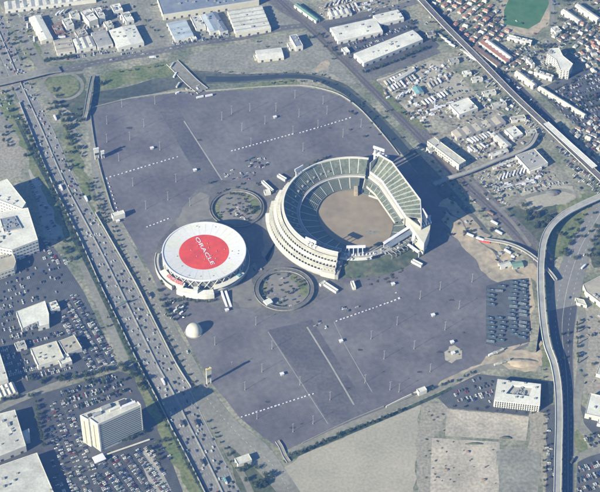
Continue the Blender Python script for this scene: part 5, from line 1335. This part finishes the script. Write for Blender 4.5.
def container_proto(m):
    T = empty('container', (0, 0, -500)); mb = MB(); mb.box((0, 0, .1), (6.1, 2.5, 2.6)); mb.build('box', M_[m], T)
    mb = MB()
    for i in range(9): mb.box((-2.7 + i * .67, 0, 2.7), (.2, 2.3, .07))
    mb.build('roof_ribs', M_[m], T); mb = MB(); mb.box((3.08, 0, .3), (.1, 2.2, 2.2)); mb.build('door', M_['unit'], T); return T
CP = {'white': container_proto('white'), 'grey': container_proto('roofgrey'), 'rust-brown': container_proto('roofbrown'), 'blue': container_proto('roofblue'), 'tan': container_proto('rooftan')}
def containers(x0, y0, x1, y1, n, where, head, cols=('white', 'white', 'white', 'grey', 'rust-brown', 'blue', 'tan')):
    for i in range(n):
        px, py = rnd.uniform(x0, x1), rnd.uniform(y0, y1); p = P(px, py); c = rnd.choice(cols)
        place(CP[c], (p.x, p.y, ground_z(p.x, p.y)), head + rnd.choice((0, 0, R(90))) + rnd.uniform(-.12, .12), f'{c} container standing {where}', 'container', f'containers {where}')
containers(384, 78, 420, 100, 34, 'in the sandy truck yard near its pale fence', R(25)); containers(420, 66, 452, 84, 18, 'in the far part of the sandy truck yard', R(25))
containers(406, 98, 440, 122, 26, 'at the near left of the square white hall', R(25)); containers(494, 160, 540, 188, 40, 'in the crowded yard by the grey-roofed hall', R(20))
containers(466, 62, 520, 110, 26, 'in the strip left of the elevated track', R(-45)); containers(464, 140, 506, 156, 18, 'near the raised walkway', R(25))
containers(322, -2, 372, 12, 30, 'in the top yard beyond the tracks', R(25)); containers(58, 10, 118, 40, 34, 'in the upper-left yards', R(15), ('white', 'grey', 'rust-brown', 'rust-brown', 'blue'))
containers(496, 246, 520, 266, 8, 'in the equipment corner by the flyover', R(-30)); containers(508, 118, 548, 150, 16, 'behind the small white square shed', R(-45))
containers(176, 86, 200, 94, 5, 'at the near end of the creek bridge', R(30), ('white', 'tan')); containers(166, 300, 184, 316, 6, 'in the garden court below the arena', R(50), ('white', 'grey'))
for px, py, c, rz, w_ in ((55, 118, 'white', -65, 'heading down the upper freeway past the ramp'), (61, 188, 'white', -65, 'in the middle of the freeway opposite the white wings'), (86, 199, 'white', -65, 'in the right lanes opposite the toll canopy'),
                          (163, 382, 'white', -65, 'entering the hotel shadow on the freeway'), (182, 424, 'dark', -65, 'leaving the hotel shadow on the left lanes'), (196, 424, 'dark', -65, 'leaving the hotel shadow on the right lanes'),
                          (202, 463, 'dark', -65, 'low on the freeway near the bottom'), (225, 481, 'blue', -65, 'with bright blue box at the freeway bottom'), (152, 58, 'white', 12, 'on the north road by the long green'), (149, 296, 'dark', -60, 'on the frontage road below the arena side'),
                          (583, 268, 'white', 50, 'on the wide road beside the orange-cream hall'), (572, 462, 'dark', 60, 'on the fork at the lower right')):
    p = P(px, py); place(TK[c], (p.x, p.y, ground_z(p.x, p.y)), R(rz), f'{c} box truck {w_}', 'truck', None)

# small white kiosks with flat roofs out on the lots
def kiosk_proto():
    T = empty('booth', (0, 0, -500)); mb = MB(); mb.box((0, 0, 0), (4, 3.4, 3)); mb.build('cabin', M_['wallwhite'], T)
    mb = MB(); mb.box((0, 0, 3), (6, 5, .4)); mb.build('roof', M_['white'], T); mb = MB(); mb.box((0, -1.75, 1.2), (3, .12, 1.2)); mb.build('window', M_['glass'], T); return T
KP = kiosk_proto()
for px, py, w_ in ((433, 316, 'alone in the middle of the south-east car park'), (282, 375, 'alone in the middle of the south car park'), (152, 149, 'alone in the north-west car park'), (275, 118, 'alone in the north car park'), (393, 285, 'near the corner of the dotted row by the grass bank'),
                   (341, 342, 'beside the walkway of the south car park'), (195, 171, 'at the head of the north walkway'), (118, 222, 'just below the white toll canopy'), (453, 354, 'near the bus lot on the pale patch'), (452, 343, 'by the lot edge left of the buses'), (227, 311, 'below the arena ramp')):
    p = P(px, py); place(KP, (p.x, p.y, ground_z(p.x, p.y)), R(20), f'small white booth {w_}', 'booth', None)
# light poles
def pole_proto():
    T = empty('light_pole', (0, 0, -500)); mb = MB(); mb.bar((0, 0, 0), (0, 0, 17), .24, 6, .14); mb.build('post', M_['lamp'], T)
    mb = MB(); mb.box((0, 0, 17), (2.6, .18, .18)); mb.box((0, 0, 16.8), (.18, 2.0, .18)); mb.build('crossarm', M_['metal'], T)
    for s in (-1, 1): mb = MB(); mb.box((s * 1.2, 0, 17.2), (.8, .5, .25)); mb.build('lamp_head', M_['lamp'], T)
    mb = MB(); mb.bar((0, 0, 0), (0, 0, .9), .8, 8); mb.build('base', M_['concrete'], T); return T
LP = pole_proto()
for grp, lst in (('north car park', [(231.7, 114), (250, 111), (276, 111), (299, 117), (327, 114), (295, 98), (323, 104), (242, 131), (293, 134), (251, 146), (303, 151), (343, 137), (361, 127), (265, 124), (318, 128), (222, 120)]),
                 ('north-west car park', [(122, 107), (107, 124), (144, 127), (155, 104), (107, 142), (119, 161), (133, 186), (146, 209), (176, 182), (190, 206), (160, 150), (130, 140), (168, 200)]),
                 ('south-east car park', [(420, 299), (397, 325), (371, 339), (414, 349), (384, 359), (472, 282), (459, 309), (399, 392), (390, 390), (445, 330), (440, 290), (430, 372)]),
                 ('south car park', [(245, 390), (257, 419), (272, 349), (293, 432), (232, 370), (313, 424), (365, 383), (215, 345), (256, 325), (300, 385), (262, 372), (330, 400)])):
    for px, py in lst:
        p = P(px, py); place(LP, (p.x, p.y, ground_z(p.x, p.y)), R(22), f'tall slim white light pole standing in the {grp}', 'light pole', f'light poles of the {grp}')
# dotted rows of white blocks
def block_proto():
    T = empty('barrier_block', (0, 0, -500)); mb = MB(); mb.prism([(-1.5, -.7), (1.5, -.7), (1.5, .7), (-1.5, .7)], 0, .5); mb.prism([(-1.3, -.5), (1.3, -.5), (1.3, .5), (-1.3, .5)], .5, 1.3); mb.build('block', M_['white'], T); return T
BK = block_proto()
for a, b, n, w_ in (((107, 178), (177, 157), 19, 'across the north-west car park'), ((107, 179), (118, 212), 9, 'running down to the toll canopy'), ((232, 151), (293, 134), 18, 'across the north car park, left part'), ((300, 133), (350, 118), 15, 'across the north car park, right part'),
                    ((147, 227), (168, 219), 7, 'just above the arena roof'), ((337, 321), (399, 299), 18, 'below the grass bank of the stadium'), ((399, 298), (396, 293), 2, 'at the bent end below the grass bank'), ((242, 417), (313, 394), 20, 'across the south car park')):
    for i in range(n):
        t = i / max(n - 1, 1) + rnd.uniform(-.006, .006); p = P(a[0] + (b[0] - a[0]) * t, a[1] + (b[1] - a[1]) * t + rnd.uniform(-.12, .12))
        place(BK, (p.x, p.y, ground_z(p.x, p.y)), R(22) if a[0] != 107 or b[1] < 170 else R(-62), f'white block in the dotted row {w_}', 'barrier', f'dotted row of blocks {w_}', tuple([rnd.uniform(.72, 1.05)] * 3))

# ------------------------------------------------------------------ cars
CARS = []
cr = random.Random(77)
CW = ['white'] * 26 + ['silver'] * 20 + ['grey'] * 14 + ['black'] * 20 + ['blue'] * 8 + ['red'] * 3 + ['tan'] * 4 + ['green'] * 3
KW = ['sedan'] * 10 + ['suv'] * 6 + ['van'] * 2 + ['pickup'] * 3
def addcar(x, y, rz, where, state='parked'):
    CARS.append((x, y, rz, cr.choice(CW), cr.choice(KW), where, state))
def inpoly(x, y, poly):
    c = False
    for i in range(len(poly)):
        a, b = poly[i], poly[i - 1]
        if (a[1] > y) != (b[1] > y) and x < (b[0] - a[0]) * (y - a[1]) / (b[1] - a[1]) + a[0]: c = not c
    return c
def carlot(px, head, dens, where, aisle=16.5, pitch=2.75, off=0.0):
    """cars in double rows inside a pixel polygon; rows run along head"""
    poly = [P2(*p) for p in px]; cx = sum(p[0] for p in poly) / len(poly); cy = sum(p[1] for p in poly) / len(poly)
    u = Vector((math.cos(head), math.sin(head))); v = Vector((-u.y, u.x)); rr = max(math.dist(p, (cx, cy)) for p in poly); n = int(rr / aisle) + 2
    for i in range(-n, n + 1):
        for side in (0, 1):
            m = int(rr / pitch) + 1; ph = cr.random() * 40
            for j in range(-m, m + 1):
                d = dens * (0.55 + 0.75 * (noise.noise(Vector((j * .12 + ph, i * 3.1 + side, 1))) + .5))
                if cr.random() > d: continue
                q = Vector((cx, cy)) + v * (i * aisle + side * 5.3 + off) + u * (j * pitch + cr.uniform(-.15, .15))
                if inpoly(q.x, q.y, poly): addcar(q.x, q.y, head + R(90) + (math.pi if cr.random() < .5 else 0) + cr.uniform(-.03, .03), where)
def scatter(x0, y0, x1, y1, n, head, where):
    for i in range(n):
        p = P(cr.uniform(x0, x1), cr.uniform(y0, y1)); addcar(p.x, p.y, head + cr.choice((0, R(90), math.pi)) + cr.uniform(-.1, .1), where)
carlot([(98, 462), (150, 446), (164, 470), (172, 500), (100, 500)], R(-58), .95, 'on the lot south of the hotel')
carlot([(46, 404), (76, 398), (78, 420), (94, 452), (100, 500), (58, 500), (50, 450)], R(112), .62, 'on the shaded lot west of the hotel')
carlot([(60, 390), (112, 374), (132, 392), (118, 398), (80, 410), (60, 402)], R(24), .6, 'on the lot behind the hotel')
carlot([(66, 296), (82, 292), (112, 352), (116, 366), (84, 374), (84, 350), (74, 336), (60, 334)], R(-62), .9, 'on the crowded lot beside the ditch')
carlot([(0, 386), (20, 380), (60, 378), (110, 362), (84, 366), (60, 370), (36, 368), (16, 352), (2, 340)], R(20), .75, 'on the lot around the tan-grey store')
carlot([(0, 300), (14, 296), (14, 330), (32, 334), (60, 328), (60, 338), (30, 346), (14, 342), (2, 334)], R(20), .6, 'between the two stores on the west side')
carlot([(14, 258), (40, 240), (56, 254), (66, 288), (44, 298), (14, 306), (0, 300), (0, 280)], R(20), .22, 'on the half-empty lot below the white wings')
carlot([(40, 240), (44, 238), (70, 262), (66, 268), (50, 260)], R(112), .6, 'beside the ditch below the white wings')
carlot([(26, 178), (38, 176), (58, 236), (46, 238)], R(-62), .3, 'in the shade east of the white wings')
carlot([(458, 388), (478, 378), (494, 380), (492, 402), (450, 402)], R(20), .55, 'on the lot left of the ribbed office')
carlot([(547, 410), (556, 410), (557, 500), (547, 500)], R(90), .35, 'on the strip beside the flyover', aisle=20)
carlot([(578, 462), (600, 456), (600, 500), (576, 500)], R(20), .7, 'on the lot in the bottom right corner')
carlot([(582, 432), (600, 428), (600, 444), (586, 448)], R(20), .3, 'by the lower right road fork')
carlot([(546, 96), (590, 74), (602, 74), (602, 126), (574, 124), (556, 110)], R(20), .5, 'on the far right car park')
carlot([(500, 86), (512, 80), (552, 118), (546, 122)], R(-46), .25, 'along the street across the elevated track')
carlot([(556, 146), (562, 146), (604, 188), (604, 200), (580, 188)], R(-46), .6, 'on the station car park')
carlot([(436, 30), (446, 34), (548, 136), (540, 140)], R(-46), .5, 'on the strip left of the elevated track')
carlot([(530, 176), (548, 172), (572, 184), (530, 190), (500, 200), (496, 186)], R(20), .45, 'on the yard right of the crowded trailer yard')
carlot([(476, 174), (486, 170), (512, 206), (502, 208)], R(-46), .5, 'along the tracks behind the grandstand')
carlot([(58, 55), (140, 48), (142, 53), (60, 60)], R(15), .6, 'in front of the row of white halls')
carlot([(12, 12), (60, 8), (56, 14), (32, 16), (34, 48), (24, 34)], R(112), .35, 'on the yard at the far top left')
carlot([(172, 42), (230, 34), (232, 38), (176, 47)], R(14), .6, 'along the north road below the blue roofed halls')
carlot([(198, 38), (206, 30), (208, 36)], R(14), .6, 'between the sky-blue and ridged halls')
carlot([(345, 44), (385, 34), (408, 22), (412, 28), (356, 52)], R(24), .4, 'between the long warehouses')
carlot([(426, 96), (460, 82), (486, 102), (484, 110), (470, 98), (440, 112)], R(24), .35, 'in the sandy truck yard')
carlot([(540, 56), (548, 58), (556, 72), (540, 70)], R(20), .5, 'in the court of the tall white block')
carlot([(560, 128), (602, 130), (602, 156)], R(20), .35, 'in the streets behind the station')
carlot([(514, 40), (546, 50), (528, 60), (512, 52)], R(20), .3, 'by the school below the sports field')
carlot([(-2, 90), (6, 92), (20, 120), (0, 118)], R(20), .3, 'on the yard left of the upper freeway')
scatter(246, 158, 268, 168, 22, R(22), 'in the cluster at the gate left of the stadium')
scatter(222, 170, 256, 180, 16, R(22), 'near the head of the northern ring court')
scatter(228, 207, 252, 220, 22, R(22), 'in the northern ring court')
scatter(262, 276, 296, 306, 14, R(22), 'in the southern ring court')
scatter(164, 300, 186, 318, 18, R(60), 'in the garden court below the arena')
scatter(338, 307, 358, 313, 8, R(10), 'below the grass bank near the dotted row')
scatter(176, 84, 206, 96, 10, R(20), 'by the gate at the creek bridge')
scatter(312, 318, 330, 330, 5, R(22), 'at the head of the south walkway')
scatter(496, 244, 522, 268, 12, R(-40), 'in the equipment corner by the flyover')
scatter(150, 440, 172, 470, 8, R(20), 'east of the hotel lot')
scatter(286, 262, 250, 306, 6, R(22), 'on the ring court paving')
for (x0, y0, x1, y1, n, w_) in ((404, 64, 452, 118, 90, 'in the sandy truck yard'), (452, 96, 520, 160, 110, 'in the sheds east of the tracks'), (494, 156, 548, 192, 90, 'in the crowded trailer yard'), (56, 6, 140, 44, 70, 'in the upper-left yards'),
                                (320, -4, 410, 16, 60, 'in the top yard'), (424, -4, 500, 44, 60, 'among the red-roofed housing'), (552, 0, 602, 60, 60, 'in the streets right of the sports field'), (500, 40, 560, 84, 40, 'between the terraces'),
                                (450, 20, 600, 170, 90, 'about the elevated track'), (440, 170, 500, 240, 26, 'beside the rail tracks'), (0, 20, 30, 120, 24, 'at the far left'), (580, 310, 602, 400, 16, 'on the land right of the wide road')):
    scatter(x0, y0, x1, y1, n, R(-42) if x0 > 400 else R(20), w_)
# traffic
def traffic(pts, gap, where, flip=False, seed=1):
    q = [Vector(P2(*p)) for p in smooth_pts(pts, 4)]; s = cr.uniform(0, gap)
    for a, b in zip(q, q[1:]):
        l = (b - a).length; d = (b - a) / l; h = math.atan2(d.y, d.x) + (math.pi if flip else 0)
        while s < l:
            p = a + d * s; addcar(p.x, p.y, h + cr.uniform(-.02, .02), where, 'driving'); s += gap * cr.uniform(.35, 1.65)
        s -= l
for i, t in enumerate((.08, .165, .25, .335, .42)): traffic(mixl(FL, FR, t), (75, 60, 55, 60, 70)[i], 'on the left carriageway of the freeway', False)
for i, t in enumerate((.575, .66, .75, .835, .92)): traffic(mixl(FL, FR, t), (34, 28, 28, 32, 45)[i], 'on the busy right carriageway of the freeway', True)
traffic([(90, 64), (150, 53), (200, 43), (243, 37), (283, 28)], 45, 'on the north road')
traffic([(560, 380), (569, 340), (569, 300), (590, 240), (606, 212)], 90, 'on the wide road beside the flyover')
traffic([(104, 200), (118, 226), (145, 275), (177, 333), (207, 390)], 110, 'on the frontage road')
traffic([(30, 396), (73, 380), (118, 366)], 60, 'on the lower-left street')
traffic([(446, 22), (480, 54), (522, 94), (562, 132)], 50, 'on the street beneath the elevated track')
traffic([(500, 70), (540, 52), (580, 36)], 30, 'on the street below the school')
CARS.sort(key=lambda c: c[0] ** 2 + c[1] ** 2)
CARS = [c for c in CARS if abs(c[0]) < 620]
mesh_cache = {}; STUFF = MB(); pal = list(PAINTS)
print('cars', len(CARS))
def visible(c):
    dd = math.hypot(c[1], CAMH); co, si = math.cos(PITCH), math.sin(PITCH); f = c[1] * co + CAMH * si; up = c[1] * si - CAMH * co
    return abs(c[0] / f * FPX) < 301 and abs(up / f * FPX) < 247
k = 0
for x, y, rz, col, kind, where, state in CARS:
    z = ground_z(x, y)
    if visible((x, y)) and k < 298:
        key = (col, kind)
        if key not in mesh_cache:
            o = car_mesh(col, kind).build('car', [PM[col], M_['glass'], M_['tire']]); mesh_cache[key] = o.data; bpy.data.objects.remove(o)
        kn = {'sedan': 'sedan', 'suv': 'tall estate car', 'van': 'van', 'pickup': 'pickup'}[kind]; nm = {'sedan': 'car', 'suv': 'car', 'van': 'van', 'pickup': 'pickup_truck'}[kind]
        o = bpy.data.objects.new(nm, mesh_cache[key]); COL.objects.link(o); o.location = (x, y, z); o.rotation_euler = (0, 0, rz)
        tag(o, f'{col} {kn} {state} {where}', 'car', f'cars {where}'); k += 1
    else:
        src = car_mesh(col, kind); co, si = math.cos(rz), math.sin(rz); ci = pal.index(col); b = len(STUFF.v)
        STUFF.v += [(x + a * co - c * si, y + a * si + c * co, z + e) for a, c, e in src.v]; STUFF.f += [tuple(i + b for i in f) for f in src.f]; STUFF.m += [(ci, 8, 9)[m] for m in src.m]
o = STUFF.build('distant_cars', [PM[c] for c in pal] + [M_['glass'], M_['tire']])
tag(o, 'hundreds of small cars of all colours filling the farther lots and roads', 'cars', None, 'stuff')
# freeway median barrier, sign gantry
def wall_line(name, label, cat, pts, h, th, m):
    q = [Vector(P2(*p)) for p in smooth_pts(pts, 4)]; O = (q[0].x, q[0].y, 0); mb = MB(O); n = len(q); vs = []
    for i, p in enumerate(q):
        d = (q[min(i + 1, n - 1)] - q[max(i - 1, 0)]).normalized(); nn = Vector((-d.y, d.x)) * th / 2
        vs += [(*(p + nn), 0), (*(p + nn), h), (*(p - nn), h), (*(p - nn), 0)]
    mb.add(vs, [(4 * i + e, 4 * i + (e + 1) % 4, 4 * i + 4 + (e + 1) % 4, 4 * i + 4 + e) for i in range(n - 1) for e in range(3)] + [(0, 1, 2, 3), (4 * n - 4, 4 * n - 1, 4 * n - 2, 4 * n - 3)])
    return tag(mb.build(name, M_[m], loc=O), label, cat)
wall_line('median_barrier', 'low concrete barrier dividing the two freeway carriageways', 'barrier', mixl(FL, FR, .5), 1.4, .9, 'concrete')
wall_line('sound_wall', 'dark wall along the left edge of the freeway', 'wall', [(p[0] - .6, p[1]) for p in FL[3:]], 3.2, .8, 'roofgrey')
wall_line('sound_wall', 'thin wall along the right edge of the freeway', 'wall', [(p[0] + 1.2, p[1]) for p in FR[7:14]], 3.6, .7, 'roofgrey')
wall_line('fence', 'pale fence round the northern rim of the car parks', 'fence', [(92, 108), (130, 98.5), (180, 91.5), (208, 91), (262, 87), (300, 85.6), (322, 89), (342, 96), (362, 111), (385, 137), (399, 155)], 1.8, .7, 'concrete')
wall_line('fence', 'pale fence along the southern perimeter road', 'fence', [(302, 444), (350, 421), (384, 407)], 2.4, .7, 'concrete')
wall_line('fence', 'white wall beside the southern perimeter road near the gate canopy', 'fence', [(386, 408), (402, 400), (417, 393)], 4, 1.2, 'wallcream')
wall_line('fence', 'pale fence on the west edge of the car parks', 'fence', [(90, 110), (94, 140), (100, 168), (111, 206), (114, 212)], 2.2, .7, 'concrete')
wall_line('fence', 'pale fence at the corner of the sandy truck yard', 'fence', [(377, 81), (390, 77), (412, 68), (414, 72)], 3, 1.0, 'wallcream')
wall_line('barrier', 'bright red barrier lying on the dirt beside the tracks', 'barrier', [(480, 241), (490, 243)], 1.6, 3.0, 'red')
c = P(116, 308); T = empty('sign_gantry', tuple(c), R(24), 'sign gantry reaching over the left edge of the freeway', 'gantry')
mb = MB(); mb.bar((0, 0, 0), (0, 0, 9), .5, 8); mb.build('post', M_['metal'], T)
mb = MB(); mb.box((9, 0, 8.4), (19, .9, .9)); mb.build('beam', M_['metal'], T); mb = MB(); mb.box((12, -.7, 6.8), (10, .4, 3.4)); mb.build('sign_panel', M_['teal'], T)
# dirt mound and heaps
def mound(px, py, rx, ry, h, m, label):
    c = P(px, py); rnd = random.Random(int(px)); mb = MB(); nr, ns = 7, 30; vs = []
    for i in range(nr + 1):
        f = i / nr
        for j in range(ns):
            a = TAU * j / ns; w_ = 1 + .12 * math.sin(3 * a + px) + .06 * math.sin(7 * a); vs.append((rx * (1 - f) * w_ * math.cos(a), ry * (1 - f) * w_ * math.sin(a), h * (1 - (1 - f) ** 2.2) + rnd.uniform(-.15, .15) * (i > 0)))
    mb.add(vs, [(i * ns + j, i * ns + (j + 1) % ns, (i + 1) * ns + (j + 1) % ns, (i + 1) * ns + j) for i in range(nr) for j in range(ns)])
    o = mb.build('dirt_mound', M_[m], loc=(c.x, c.y, .3), smooth=True); tag(o, label, 'mound')
mound(522, 363, 22, 9, 4, 'dirt', 'broad brown dirt mound between bus lot and ribbed office')
mound(553, 193, 12, 7, 5, 'roofslate', 'dark grey heap on the pale sandy clearing')
mound(474, 444, 13, 1.6, 2, 'berm', 'long low dark heap on the concrete slab')
mound(506, 438, 9, 3, 2, 'berm', 'small overgrown heap at the slab corner')
mound(468, 452, 3, 2, 2, 'roofbrown', 'small brown heap on the lower concrete slab')
mound(484, 480, 4, 2, 2, 'roofbrown', 'brown debris heap near the bottom of the slab')
mound(447, 470, 3, 2, 1.6, 'roofbrown', 'tiny heap on the left part of the lower slab')
for T in [o for o in COL.objects if o.parent is None and o.location.z < -400]:
    for ch in list(T.children):
        for g in list(ch.children): bpy.data.objects.remove(g)
        bpy.data.objects.remove(ch)
    bpy.data.objects.remove(T)
# ------------------------------------------------------------------ haze
def haze():
    mb = MB(); x, y0, y1 = 15000, -10000, 25000
    mb.prism([(-x, y0), (x, y0), (x, y1), (-x, y1)], -1.0, CAMH + 30, bottom=True)
    m = bpy.data.materials.new('haze'); m.use_nodes = True; n = m.node_tree
    for q in list(n.nodes):
        if q.type != 'OUTPUT_MATERIAL': n.nodes.remove(q)
    v = n.nodes.new('ShaderNodeVolumePrincipled'); v.inputs['Color'].default_value = HAZE_COL
    v.inputs['Density'].default_value = HAZE; v.inputs['Anisotropy'].default_value = 0.1
    n.links.new(v.outputs[0], n.nodes['Material Output'].inputs['Volume'])
    o = mb.build('haze', m); tag(o, kind='stuff', label='thin blue summer haze lying over the whole city', cat='haze'); return o
haze()
